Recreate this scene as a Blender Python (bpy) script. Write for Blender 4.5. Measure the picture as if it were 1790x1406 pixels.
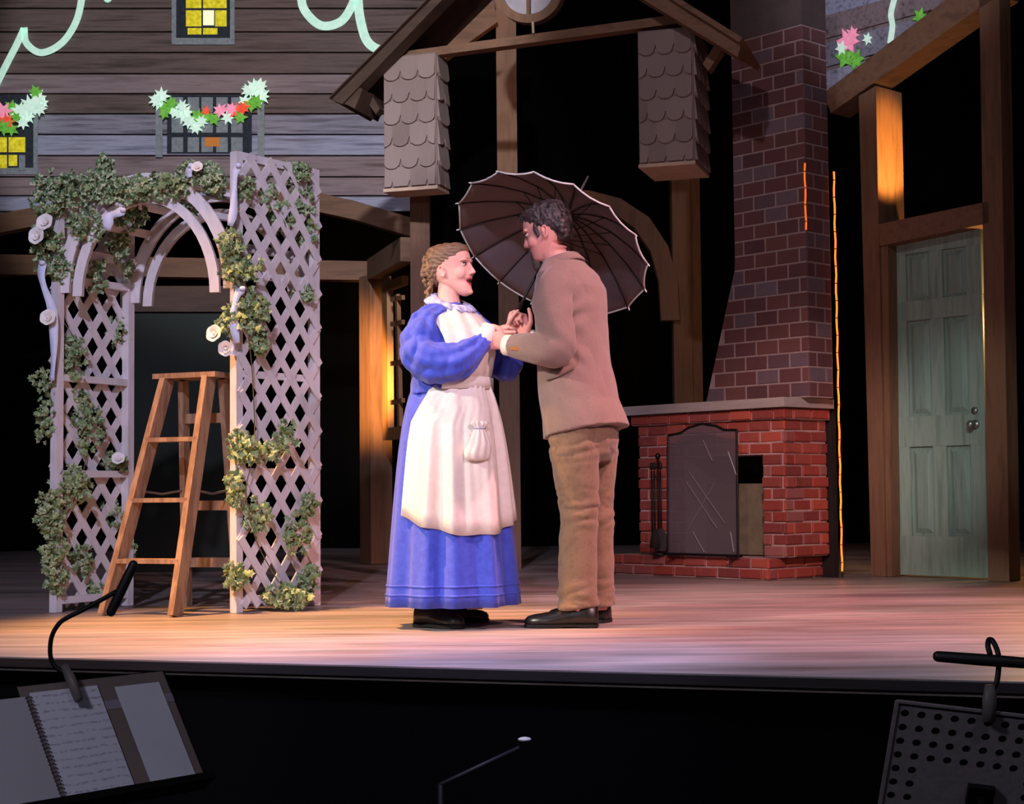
import bpy, bmesh, math, random
import numpy as np
from mathutils import Vector, Matrix, noise as mnoise

for _o in list(bpy.data.objects): bpy.data.objects.remove(_o)
SC = bpy.context.scene
COL = SC.collection
random.seed(7)
V3 = lambda *a: np.array(a, float)

# ------------------------------------------------------------------ camera
W, H, F = 1790, 1406, 2800.0
EYE = V3(0, 0, 0.587); PITCH = math.atan(157/2800); ROLL = 0.0095
_fw = V3(0, math.cos(PITCH), math.sin(PITCH)); _u0 = V3(0, -math.sin(PITCH), math.cos(PITCH)); _r0 = V3(1, 0, 0)
RT = math.cos(ROLL)*_r0 - math.sin(ROLL)*_u0; UP = math.cos(ROLL)*_u0 + math.sin(ROLL)*_r0
cd = bpy.data.cameras.new('camera'); cam = bpy.data.objects.new('camera', cd); COL.objects.link(cam)
cd.sensor_width = 36; cd.lens = 36*F/W; cd.clip_start = .05; cd.clip_end = 100
_m = Matrix.Identity(4)
for i in range(3):
    _m[i][0] = RT[i]; _m[i][1] = UP[i]; _m[i][2] = -_fw[i]; _m[i][3] = EYE[i]
cam.matrix_world = _m
SC.camera = cam

# ------------------------------------------------------------------ world, exposure
wd = bpy.data.worlds.new('dark_theatre'); SC.world = wd; wd.use_nodes = True
wd.node_tree.nodes['Background'].inputs[0].default_value = (.55, .5, .8, 1)
wd.node_tree.nodes['Background'].inputs[1].default_value = 0.012
SC.view_settings.view_transform = 'Standard'; SC.view_settings.look = 'None'
SC.view_settings.exposure = 0; SC.view_settings.gamma = 1; SC.view_settings.use_curve_mapping = False

# ------------------------------------------------------------------ stage lighting
def spot(name, loc, target, watts, col, deg=30, blend=.6, size=.12):
    l = bpy.data.lights.new(name, 'SPOT'); l.energy = watts; l.color = col
    l.spot_size = math.radians(deg); l.spot_blend = blend; l.shadow_soft_size = size
    o = bpy.data.objects.new(name, l); COL.objects.link(o); o.location = loc
    o.rotation_euler = (Vector(target)-Vector(loc)).to_track_quat('-Z', 'Y').to_euler()
    return o
def point(name, loc, watts, col, size=.05):
    l = bpy.data.lights.new(name, 'POINT'); l.energy = watts; l.color = col; l.shadow_soft_size = size
    o = bpy.data.objects.new(name, l); COL.objects.link(o); o.location = loc
    return o
spot('key_spot', (-6.4, 2.4, 4.4), (-.72, 7.05, .75), 2500, (1, .93, .80), 15.5, .45, .10)
spot('pink_spot', (4.2, -.4, 5.2), (.75, 7.5, 1.0), 2500, (1, .58, .64), 20, .7)
spot('lavender_spot', (-1.0, -2.0, 5.6), (-1.6, 8.0, 1.5), 2700, (.72, .69, 1), 28, .8)
spot('lavender_edge_spot', (-2.0, 4.3, 5.5), (-1.75, 5.95, 0), 1500, (.86, .70, .92), 25, .8)
spot('lavender_edge_spot.001', (-.3, 4.2, 5.5), (-.25, 5.75, 0), 2400, (.58, .55, 1), 25, .8)
spot('lavender_edge_spot.002', (1.4, 4.0, 5.5), (1.35, 5.5, 0), 900, (.62, .62, 1), 25, .8)
spot('amber_floor_spot', (-3.5, 6.3, 6.0), (-1.0, 7.1, 0), 6000, (1, .47, .16), 30, .9)
spot('pink_floor_spot', (3.6, 6.0, 6.0), (1.4, 7.6, 0), 3000, (1, .46, .50), 46, .95)
point('pit_fill', (1.9, 1.2, 2.4), 30, (.9, .85, 1), .2)  # unseen fill added to brighten the perforated stand in the pit
point('pit_fill.001', (-2.0, 1.4, 2.2), 130, (.85, .83, 1), .2)  # second added fill, lifts the score pages
spot('fireplace_spot', (.6, 3.0, 3.6), (1.9, 10.7, .55), 1500, (1, .62, .60), 17, .9)
spot('set_wash_spot', (-1.5, .5, 6.4), (.3, 11.5, 2.4), 760, (.95, .78, .86), 40, .9)
spot('door_wash_spot', (.8, 1.5, 4.2), (2.85, 10.5, .9), 900, (.9, .92, .9), 9, .9)
spot('projector_spot', (-.5, .5, 4.8), (-1.9, 13.2, 3.9), 3600, (.95, .9, .96), 23, .3)
spot('projector_spot.001', (.6, .5, 4.8), (2.7, 11.5, 3.9), 1700, (.86, .84, 1), 10, .5)

# ------------------------------------------------------------------ pixel / ray helpers
def ray(x, y): return _fw + RT*((x-W/2)/F) + UP*((H/2-y)/F)
def P(x, y, Y): d = ray(x, y); return EYE + d*(Y/d[1])
def G(x, y, z=0.): d = ray(x, y); return EYE + d*((z-EYE[2])/d[2])
def Q(x, y, O, D):
    """ray meets the vertical plane through O that holds the horizontal direction D"""
    n = V3(-D[1], D[0], 0); d = ray(x, y)
    return EYE + d*(np.dot(np.array(O)-EYE, n)/np.dot(d, n))
def curve(pts, rad, sub=5):
    """Catmull-Rom refinement of a centre line and its radii"""
    p = [np.append(np.array(q, float), r) for q, r in zip(pts, rad)]; e = [2*p[0]-p[1]]+p+[2*p[-1]-p[-2]]; out = []
    for i in range(1, len(e)-2):
        for s in range(sub):
            t = s/sub; out.append(.5*((2*e[i])+(e[i+1]-e[i-1])*t+(2*e[i-1]-5*e[i]+4*e[i+1]-e[i+2])*t*t+(3*e[i]-e[i-1]-3*e[i+1]+e[i+2])*t**3))
    out.append(p[-1]); return [o[:3] for o in out], [float(o[3]) for o in out]
def unit(v): v = np.array(v, float); return v/np.linalg.norm(v)

# ------------------------------------------------------------------ mesh builder
class MB:
    def __init__(s): s.v = []; s.f = []
    def add(s, vs, fs):
        b = len(s.v); s.v += [tuple(float(c) for c in v) for v in vs]; s.f += [tuple(i+b for i in f) for f in fs]; return s
    def hexa(s, p):
        return s.add(p, [(0,3,2,1),(4,5,6,7),(0,1,5,4),(1,2,6,5),(2,3,7,6),(3,0,4,7)])
    def box(s, c, size, ax=None):
        c = np.array(c, float); X, Y, Z = (np.eye(3) if ax is None else ax)
        X, Y, Z = np.array(X)*size[0]/2, np.array(Y)*size[1]/2, np.array(Z)*size[2]/2
        return s.hexa([c-X-Y-Z, c+X-Y-Z, c+X+Y-Z, c-X+Y-Z, c-X-Y+Z, c+X-Y+Z, c+X+Y+Z, c-X+Y+Z])
    def bar(s, a, b, w, t, side):
        """straight board from a to b, w wide along side, t thick"""
        a, b = np.array(a, float), np.array(b, float); d = unit(b-a); side = np.array(side, float)
        side = unit(side-d*np.dot(side, d)); n = np.cross(d, side)
        x, y = side*w/2, n*t/2
        return s.hexa([a-x-y, a+x-y, a+x+y, a-x+y, b-x-y, b+x-y, b+x+y, b-x+y])
    def prism(s, poly, ext):
        n = len(poly); ext = np.array(ext, float)
        vs = [np.array(p) for p in poly]+[np.array(p)+ext for p in poly]
        fs = [tuple(range(n))[::-1], tuple(range(n, 2*n))]+[(i, (i+1) % n, n+(i+1) % n, n+i) for i in range(n)]
        return s.add(vs, fs)
    def loft(s, rings, cap=True, closed=True):
        n = len(rings[0]); vs = [p for r in rings for p in r]; fs = []
        m = n if closed else n-1
        for k in range(len(rings)-1):
            for i in range(m):
                j = (i+1) % n; fs.append((k*n+i, k*n+j, (k+1)*n+j, (k+1)*n+i))
        if cap: fs.append(tuple(range(n))[::-1]); fs.append(tuple((len(rings)-1)*n+i for i in range(n)))
        return s.add(vs, fs)
    def tube(s, pts, r, seg=10, up=None, round_caps=False, ratio=1.0, wave=None):
        """swept tube, r per point; ratio squeezes it along the second axis"""
        pts = [np.array(p, float) for p in pts]; n = len(pts)
        rr = [r]*n if np.isscalar(r) else list(r)
        T = [unit(pts[min(i+1, n-1)]-pts[max(i-1, 0)]) for i in range(n)]
        a = np.array(up, float) if up is not None else (V3(0,0,1) if abs(T[0][2]) < .9 else V3(1,0,0))
        rings = []
        for i in range(n):
            a = a - T[i]*np.dot(a, T[i]); a = unit(a); b = np.cross(T[i], a)
            rings.append([pts[i]+rr[i]*(1 if wave is None else 1+wave(i/(n-1), 2*math.pi*k/seg))*(math.cos(2*math.pi*k/seg)*a+ratio*math.sin(2*math.pi*k/seg)*b) for k in range(seg)])
            if i == 0: a0, b0 = a, b
        a1, b1 = a, b
        if round_caps:
            def cap(c, rad, t, aa, bb):
                out = []
                for q in (.35, .7, .93):
                    rr_ = rad*math.sqrt(1-q*q)
                    out.append([c+t*rad*q+rr_*(math.cos(2*math.pi*k/seg)*aa+ratio*math.sin(2*math.pi*k/seg)*bb) for k in range(seg)])
                return out
            rings = cap(pts[0], rr[0], -T[0], a0, b0)[::-1]+rings+cap(pts[-1], rr[-1], T[-1], a1, b1)
        return s.loft(rings)
    def ell(s, c, r, ax=None, nu=14, nv=9):
        c = np.array(c, float); X, Y, Z = (np.eye(3) if ax is None else ax)
        X, Y, Z = np.array(X)*r[0], np.array(Y)*r[1], np.array(Z)*r[2]
        rings = []
        for j in range(1, nv):
            t = math.pi*j/nv
            rings.append([c+math.sin(t)*(math.cos(2*math.pi*i/nu)*X+math.sin(2*math.pi*i/nu)*Y)-math.cos(t)*Z for i in range(nu)])
        return s.loft(rings)
    def mesh(s, name, org=(0,0,0), smooth=False):
        me = bpy.data.meshes.new(name)
        me.from_pydata([tuple(np.array(v)-org) for v in s.v], [], s.f); me.update()
        bm = bmesh.new(); bm.from_mesh(me); bmesh.ops.recalc_face_normals(bm, faces=bm.faces); bm.to_mesh(me); bm.free()
        if smooth: me.polygons.foreach_set('use_smooth', [True]*len(me.polygons))
        return me
    def build(s, name, m, parent=None, smooth=False):
        org = np.array(parent['_org']) if parent is not None else V3(0,0,0)
        o = bpy.data.objects.new(name, s.mesh(name, org, smooth)); COL.objects.link(o)
        o.data.materials.append(m); o['_org'] = tuple(org)
        if parent is not None: o.parent = parent
        return o

def tag(o, label, cat, group=None, kind=None):
    if label: o['label'] = label
    if cat: o['category'] = cat
    if group: o['group'] = group
    if kind: o['kind'] = kind
    return o
def thing(name, loc, label, cat, group=None, kind=None):
    o = bpy.data.objects.new(name, None); COL.objects.link(o); o.empty_display_size = .1
    o.location = tuple(float(c) for c in loc); o['_org'] = tuple(float(c) for c in loc)
    return tag(o, label, cat, group, kind)
def struct(o): o['kind'] = 'structure'; return o
def inst(name, me, parent, loc, rot, scale=1.0):
    """linked copy of a shared mesh, placed in world space under its parent"""
    o = bpy.data.objects.new(name, me); COL.objects.link(o); o['_org'] = (0,0,0)
    p = np.array(parent['_org']) if parent is not None else V3(0,0,0)
    o.location = tuple(np.array(loc)-p); o.rotation_euler = rot
    o.scale = (scale,)*3 if np.isscalar(scale) else scale
    if parent is not None: o.parent = parent
    return o

def organic(mb, voxel, smooth=6, factor=.5, disp=None, tris=None):
    """weld the shapes of mb into one continuous skin (voxel remesh + smoothing)"""
    me = mb.mesh('tmp'); o = bpy.data.objects.new('tmp', me); COL.objects.link(o)
    r = o.modifiers.new('r', 'REMESH'); r.mode = 'VOXEL'; r.voxel_size = voxel
    sm = o.modifiers.new('s', 'SMOOTH'); sm.iterations = smooth; sm.factor = factor
    if tris: d = o.modifiers.new('d', 'DECIMATE'); d.ratio = tris
    dg = bpy.context.evaluated_depsgraph_get(); ev = o.evaluated_get(dg)
    out = bpy.data.meshes.new_from_object(ev); bpy.data.objects.remove(o); bpy.data.meshes.remove(me)
    n = len(out.vertices); co = np.empty(n*3); out.vertices.foreach_get('co', co); co = co.reshape(-1, 3)
    if disp is not None:
        nr = np.empty(n*3); out.vertices.foreach_get('normal', nr); nr = nr.reshape(-1, 3)
        co = co + nr*disp(co)[:, None]
        out.vertices.foreach_set('co', co.ravel()); out.update()
    out.polygons.foreach_set('use_smooth', [True]*len(out.polygons))
    return out
def mesh_obj(name, me, m, parent):
    org = np.array(parent['_org']); me.transform(Matrix.Translation(Vector(-org)))
    o = bpy.data.objects.new(name, me); COL.objects.link(o); me.materials.clear(); me.materials.append(m)
    o.parent = parent; o['_org'] = tuple(org); me.name = name
    return o
def vnoise(co, sc, seed=0.):
    return np.array([mnoise.noise(Vector((p[0]*sc[0]+seed, p[1]*sc[1]+seed, p[2]*sc[2]-seed))) for p in co])

# ------------------------------------------------------------------ materials
def lin(h):
    if isinstance(h, str):
        h = h.lstrip('#'); c = [int(h[i:i+2], 16)/255 for i in (0, 2, 4)]
    else: c = h
    return tuple(x/12.92 if x <= .04045 else ((x+.055)/1.055)**2.4 for x in c)+(1,)
MATS = {}
def mat(name, cols, rough=.6, scale=(6,6,6), bump=0., bscale=None, metal=0., detail=4., rnd=False, spec=.4, emit=0., alpha=None, coat=0., sheen=0., noise_w=1., sub=0.):
    if name in MATS: return MATS[name]
    m = bpy.data.materials.new(name); m.use_nodes = True; nt = m.node_tree; N = nt.nodes; L = nt.links
    b = N['Principled BSDF']; b.inputs['Roughness'].default_value = rough; b.inputs['Metallic'].default_value = metal
    b.inputs['Specular IOR Level'].default_value = spec
    b.inputs['Coat Weight'].default_value = coat
    b.inputs['Sheen Weight'].default_value = sheen
    if sub: b.inputs['Subsurface Weight'].default_value = sub; b.inputs['Subsurface Radius'].default_value = (.012,.004,.002); b.inputs['Subsurface Scale'].default_value = 1
    if isinstance(cols, (str, tuple)): cols = [cols]
    tc = N.new('ShaderNodeTexCoord'); mp = N.new('ShaderNodeMapping'); mp.inputs['Scale'].default_value = scale
    L.new(tc.outputs['Object'], mp.inputs['Vector'])
    nz = N.new('ShaderNodeTexNoise'); nz.inputs['Scale'].default_value = 1; nz.inputs['Detail'].default_value = detail; nz.inputs['Roughness'].default_value = .6
    oi = N.new('ShaderNodeObjectInfo')
    ad = N.new('ShaderNodeVectorMath'); ad.operation = 'ADD'; L.new(mp.outputs[0], ad.inputs[0])
    ml = N.new('ShaderNodeMath'); ml.operation = 'MULTIPLY'; ml.inputs[1].default_value = 57.; L.new(oi.outputs['Random'], ml.inputs[0]); L.new(ml.outputs[0], ad.inputs[1])
    L.new(ad.outputs[0], nz.inputs['Vector'])
    out = None
    if len(cols) > 1:
        cr = N.new('ShaderNodeValToRGB'); e = cr.color_ramp.elements
        lo, hi = (.3, .7) if not rnd else (0., 1.)
        e[0].position = lo; e[0].color = lin(cols[0]); e[1].position = hi; e[1].color = lin(cols[-1])
        for i, c in enumerate(cols[1:-1]):
            x = e.new(lo+(hi-lo)*(i+1)/(len(cols)-1)); x.color = lin(c)
        if rnd:
            cr.color_ramp.interpolation = 'CONSTANT' if rnd == 2 else 'LINEAR'
            mx = N.new('ShaderNodeMath'); mx.operation = 'MULTIPLY_ADD'; mx.inputs[1].default_value = .35*noise_w
            sb = N.new('ShaderNodeMath'); sb.operation = 'SUBTRACT'; sb.inputs[1].default_value = .5; L.new(nz.outputs['Fac'], sb.inputs[0])
            L.new(sb.outputs[0], mx.inputs[0]); L.new(oi.outputs['Random'], mx.inputs[2]); L.new(mx.outputs[0], cr.inputs['Fac'])
        else: L.new(nz.outputs['Fac'], cr.inputs['Fac'])
        L.new(cr.outputs['Color'], b.inputs['Base Color']); out = cr.outputs['Color']
    else: b.inputs['Base Color'].default_value = lin(cols[0])
    if emit:
        b.inputs['Emission Strength'].default_value = emit
        if out is not None: L.new(out, b.inputs['Emission Color'])
        else: b.inputs['Emission Color'].default_value = lin(cols[0])
    if bump:
        n2 = nz
        if bscale:
            m2 = N.new('ShaderNodeMapping'); m2.inputs['Scale'].default_value = bscale; L.new(tc.outputs['Object'], m2.inputs['Vector'])
            n2 = N.new('ShaderNodeTexNoise'); n2.inputs['Scale'].default_value = 1; n2.inputs['Detail'].default_value = 3; L.new(m2.outputs[0], n2.inputs['Vector'])
        bp = N.new('ShaderNodeBump'); bp.inputs['Strength'].default_value = bump; bp.inputs['Distance'].default_value = .01
        L.new(n2.outputs['Fac'], bp.inputs['Height']); L.new(bp.outputs[0], b.inputs['Normal'])
    if alpha is not None: b.inputs['Alpha'].default_value = alpha
    MATS[name] = m; return m

M_BLACK = mat('black_velour', '#050506', .95, spec=.05)
M_TIMBER = mat('brown_stained_timber', ['#57412f', '#745640', '#644a37'], .7, (14, 14, 1.6), .25)
M_TIMBERH = mat('brown_stained_beam', ['#57412f', '#745640', '#644a37'], .7, (1.8, 14, 14), .25)
M_DARKTIMBER = mat('dark_stained_timber', ['#33261e', '#4a372b'], .75, (2, 12, 12), .25)
M_MANTEL = mat('mantel_stone', ['#9c938f', '#b3aaa5'], .6, (3, 3, 20), .1)
M_MORTAR = mat('mortar', ['#a98a88', '#c0a09c'], .9, (20, 20, 20), .2)
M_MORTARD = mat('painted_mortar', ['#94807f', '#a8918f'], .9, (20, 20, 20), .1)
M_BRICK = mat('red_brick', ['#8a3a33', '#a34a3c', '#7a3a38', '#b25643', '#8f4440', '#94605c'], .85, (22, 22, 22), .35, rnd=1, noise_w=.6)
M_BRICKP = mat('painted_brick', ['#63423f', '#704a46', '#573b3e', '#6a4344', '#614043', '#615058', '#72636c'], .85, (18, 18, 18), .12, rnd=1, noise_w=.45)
M_NEARBLACK = mat('near_black', ['#16110f', '#241c19'], .9)  # even near-black brown for firebox back, back panel and bristles
M_FIREBACK = mat('fireback', ['#6a6452', '#837a62'], .8, (12, 12, 12), .3)
M_IRON = mat('black_iron', ['#1d1a1b', '#2c2729'], .45, (30, 30, 30), .1, metal=.6)
# ================================================================== THE SETTING
EL, ER = G(-120, 1145), G(1910, 1195)          # stage edge
ed = unit(ER-EL)
EL, ER = EL-ed*9, ER+ed*7
def floor_mat():
    m = bpy.data.materials.new('scenic_painted_floor'); m.use_nodes = True; nt = m.node_tree; N = nt.nodes; L = nt.links; b = N['Principled BSDF']
    tc = N.new('ShaderNodeTexCoord')
    def nz(scale, detail, rot=0, rough=.6, dist=0):
        mp = N.new('ShaderNodeMapping'); mp.inputs['Scale'].default_value = scale; mp.inputs['Rotation'].default_value = (0, 0, rot)
        L.new(tc.outputs['Object'], mp.inputs['Vector']); n = N.new('ShaderNodeTexNoise'); n.inputs['Scale'].default_value = 1
        n.inputs['Detail'].default_value = detail; n.inputs['Roughness'].default_value = rough; n.inputs['Distortion'].default_value = dist
        L.new(mp.outputs[0], n.inputs['Vector']); return n
    def ramp(n, stops):
        cr = N.new('ShaderNodeValToRGB'); e = cr.color_ramp.elements
        e[0].position, e[0].color = stops[0][0], lin(stops[0][1]); e[1].position, e[1].color = stops[-1][0], lin(stops[-1][1])
        for p, c in stops[1:-1]: x = e.new(p); x.color = lin(c)
        L.new(n.outputs['Fac'], cr.inputs['Fac']); return cr
    a = ramp(nz((.5, 2.2, 1), 3, .1), [(.30, '#94867d'), (.45, '#b9aea8'), (.58, '#c4bab3'), (.70, '#a89d95'), (.80, '#83766d')])
    c = ramp(nz((.8, 9, 1), 5, .1, .65, .4), [(.34, '#6c6460'), (.5, '#808080'), (.66, '#9c9894')])
    mx = N.new('ShaderNodeMix'); mx.data_type = 'RGBA'; mx.blend_type = 'OVERLAY'; mx.inputs['Factor'].default_value = .85
    L.new(a.outputs[0], mx.inputs['A']); L.new(c.outputs[0], mx.inputs['B'])
    f = nz((2.0, 40, 1), 3, .1, .6, .5)
    m2 = N.new('ShaderNodeMix'); m2.data_type = 'RGBA'; m2.blend_type = 'SOFT_LIGHT'; m2.inputs['Factor'].default_value = .35
    L.new(mx.outputs['Result'], m2.inputs['A']); L.new(f.outputs['Fac'], m2.inputs['B'])
    L.new(m2.outputs['Result'], b.inputs['Base Color']); b.inputs['Roughness'].default_value = .42; b.inputs['Specular IOR Level'].default_value = .3
    bp = N.new('ShaderNodeBump'); bp.inputs['Strength'].default_value = .06; bp.inputs['Distance'].default_value = .01; L.new(f.outputs['Fac'], bp.inputs['Height']); L.new(bp.outputs[0], b.inputs['Normal'])
    return m
back = V3(-ed[1], ed[0], 0)
struct(MB().prism([EL, ER, ER+back*16, EL+back*16], (0, 0, -.05)).build('floor', floor_mat()))
M_NOSING = mat('stage_nosing', ['#1a1614', '#241e1b'], .8, (3, 3, 30), .1)
dz = V3(0, 0, 1)
_n = MB().prism([EL-back*.02-dz*.004, ER-back*.02-dz*.004, ER-back*.02-dz*.034, EL-back*.02-dz*.034], back*.0195)
struct(_n.build('trim_1', M_NOSING))
struct(MB().prism([EL-dz*.052, ER-dz*.052, ER-dz*1.15, EL-dz*1.15], back*.04).build('wall_front', M_BLACK))
struct(MB().prism([V3(-6, -2, -1.15), V3(6, -2, -1.15), V3(6, 7.5, -1.15), V3(-6, 7.5, -1.15)], (0, 0, -.05)).build('floor.001', mat('pit_floor', '#070708', .9, spec=.1)))
# black velour back curtain with folds
_c = MB(); rings = []
for zz in (0.004, 3, 11):
    rings.append([V3(-22+44*i/480, 17.2+.09*math.sin(i*.9)+.05*math.sin(i*.37), zz) for i in range(481)])
_c.loft(rings, cap=False, closed=False)
struct(_c.build('wall_back', M_BLACK, smooth=True))

# ------------------------------------------------------------------ clapboard house wall, with the projected picture
YW = 13.25
def Wp(x, y, dy=0.): return P(x, y, YW+dy)
wall = struct(thing('wall_left', Wp(330, 420), None, None))
wall['label'] = 'clapboard house wall with a projected picture of windows, flowers and script'
M_WALLB = mat('wall_backing', '#1c1715', .9)
MB().prism([Wp(-60, -60), Wp(905, -60), Wp(870, 20), Wp(760, 110), Wp(735, 345), Wp(540, 345), Wp(360, 320), Wp(120, 360), Wp(-60, 400)], (0, .06, 0)).build('backing', M_WALLB, wall)
def plank_mat(i, cols): return mat('siding_%s' % i, cols, .75, (1.3, 30, 22), .2, detail=5)
PM = {'b': plank_mat('brown', ['#3d3330', '#6a5c58', '#4b403d']), 'm': plank_mat('mauve', ['#5a4d4f', '#8d7f82', '#6a5c60']),
      'l': plank_mat('blue', ['#5c6078', '#a0a5bc', '#6d6c7a']), 'g': plank_mat('grey', ['#4e4d57', '#8f8f9e', '#5f5b65'])}
rows = [-56, -20, 17, 58, 94, 131, 166, 201, 237, 274, 311, 344, 372, 400]
kinds = 'bbbbbmbglmmlg'  # bluish bands of projected light are put into the plank colours
for k in range(len(rows)-1):
    y0, y1 = rows[k], rows[k+1]
    yb = y1-2
    xr = 900 if y1 < 0 else (885 if y1 < 30 else (825 if y1 < 70 else (775 if y1 < 110 else 735)))
    segs = [(-60, xr)]
    if y1 > 344: segs = [(-60, 150 if y1 < 380 else 60), (560, 735)] if y1 < 380 else [(-60, 40)]
    for (xa, xb) in segs:
        t = MB()
        a0, b0, b1, a1 = Wp(xa, y0), Wp(xb, y0), Wp(xb, yb), Wp(xa, yb)
        t.hexa([a1+V3(0,-.03,0), b1+V3(0,-.03,0), b1, a1, a0+V3(0,-.008,0), b0+V3(0,-.008,0), b0, a0])
        t.build('plank', PM[kinds[k]], wall)
# projected picture: thin coloured decals with a slight glow stand in for its light
def proj_mat(n, c, e=.55): return mat('projected_'+n, c, .9, (30, 30, 30), emit=e, spec=0)
PJ = {'mint': proj_mat('mint', ['#a9d8c4', '#c9ead9'], .5), 'yel': proj_mat('yellow', ['#a89a14', '#dcd23a'], .55), 'cream': proj_mat('cream', '#f2f0b8', .8),
      'grey': proj_mat('grey', ['#70787f', '#8a9498'], .10), 'dark': proj_mat('dark', ['#2a3038', '#3a4048'], .03), 'green': proj_mat('green', ['#4f9a34', '#7cc451'], .35),
      'red': proj_mat('red', ['#d2402f', '#ec6a4a'], .5), 'pink': proj_mat('pink', ['#dd7fa0', '#f09fb8'], .5), 'wht': proj_mat('white_green', ['#b5dcc8', '#d5ecdd'], .5)}
def stroke(pts, w, Pf, m, parent, name='script_stroke'):
    # smooth polyline (Catmull-Rom) as a flat ribbon
    q = []
    pts = [np.array(p, float) for p in pts]; e = [2*pts[0]-pts[1]]+pts+[2*pts[-1]-pts[-2]]
    for i in range(1, len(e)-2):
        for s in range(8):
            t = s/8; q.append(.5*((2*e[i])+(e[i+1]-e[i-1])*t+(2*e[i-1]-5*e[i]+4*e[i+1]-e[i+2])*t*t+(3*e[i]-e[i-1]-3*e[i+1]+e[i+2])*t**3))
    q.append(pts[-1]); A, B = [], []
    for i in range(len(q)):
        d = unit(q[min(i+1, len(q)-1)]-q[max(i-1, 0)]); n = np.array([-d[1], d[0]])*w/2
        A.append(Pf(*(q[i]+n))); B.append(Pf(*(q[i]-n)))
    mb = MB(); n = len(A); back_ = V3(0, .004, 0)
    mb.loft([[A[i], B[i], B[i]+back_, A[i]+back_] for i in range(n)])
    return mb.build(name, m, parent)
Wf = lambda x, y: Wp(x, y, -.042)
stroke([(-30, 200), (0, 135), (28, 80), (42, 50)], 12, Wf, PJ['mint'], wall)
stroke([(42, 48), (46, 75), (72, 92), (108, 75), (134, 35), (146, -20)], 12, Wf, PJ['mint'], wall)
stroke([(180, -14), (188, 0), (200, -16)], 9, Wf, PJ['mint'], wall)
stroke([(526, -20), (531, 15), (560, 44), (595, 38), (616, 8), (624, -22)], 15, Wf, PJ['mint'], wall)
stroke([(624, -20), (630, 35), (645, 76), (680, 90), (722, 80), (742, 40)], 16, Wf, PJ['mint'], wall)
def rect(x0, y0, x1, y1, m, name, Pf=Wf, parent=wall, d=.004):
    return MB().prism([Pf(x0, y0), Pf(x1, y0), Pf(x1, y1), Pf(x0, y1)], (0, d, 0)).build(name, m, parent)
W2 = lambda x, y: Wp(x, y, -.048)
W3 = lambda x, y: Wp(x, y, -.054)
def projected_window(x0, y0, x1, y1, lit, cols=4):
    rect(x0, y0, x1, y1, PJ['grey'], 'window_surround')
    rect(x0+8, y0, x1-8, y1-12, PJ['dark'], 'window_dark', W2)
    for a, b, c, d, k in lit: rect(a, b, c, d, PJ[k], 'pane', W3)
projected_window(300, -30, 410, 78, [(325, -10, 352, 14, 'yel'), (355, -10, 396, 14, 'yel'), (325, 18, 352, 46, 'yel'), (355, 18, 374, 44, 'cream'), (376, 18, 396, 46, 'yel'), (328, 49, 352, 60, 'yel'), (355, 49, 380, 60, 'yel')])
projected_window(-40, 165, 66, 305, [(-30, 240, 12, 266, 'yel'), (15, 240, 44, 266, 'yel'), (-30, 271, 12, 294, 'yel'), (15, 271, 30, 290, 'yel'), (33, 271, 44, 298, 'grey')])
rect(272, 168, 284, 275, PJ['grey'], 'shutter'); rect(450, 168, 462, 275, PJ['grey'], 'shutter')
rect(292, 166, 440, 268, PJ['dark'], 'window_dark')
for i, x in enumerate((300, 328, 352, 378, 404)):
    for j, y in enumerate((170, 206, 240)):
        rect(x, y, x+20, y+26, PJ['grey'], 'pane', W2)
rect(358, 240, 384, 256, proj_mat('amber', '#b8743a', .3), 'pane', W3)
def flower(x, y, r, n, m, Pf=W3, parent=wall, name='flower', seed=0):
    rnd = random.Random(seed); pts = []; r = r*1.12
    for i in range(2*n):
        rr = r*(rnd.uniform(.85, 1.1) if i % 2 == 0 else .5); a = math.pi*i/n+seed
        pts.append(Pf(x+rr*math.cos(a), y+rr*math.sin(a)))
    return MB().prism(pts, (0, .003, 0)).build(name, m, parent)
W4 = lambda x, y: Wp(x, y, -.060)
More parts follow.
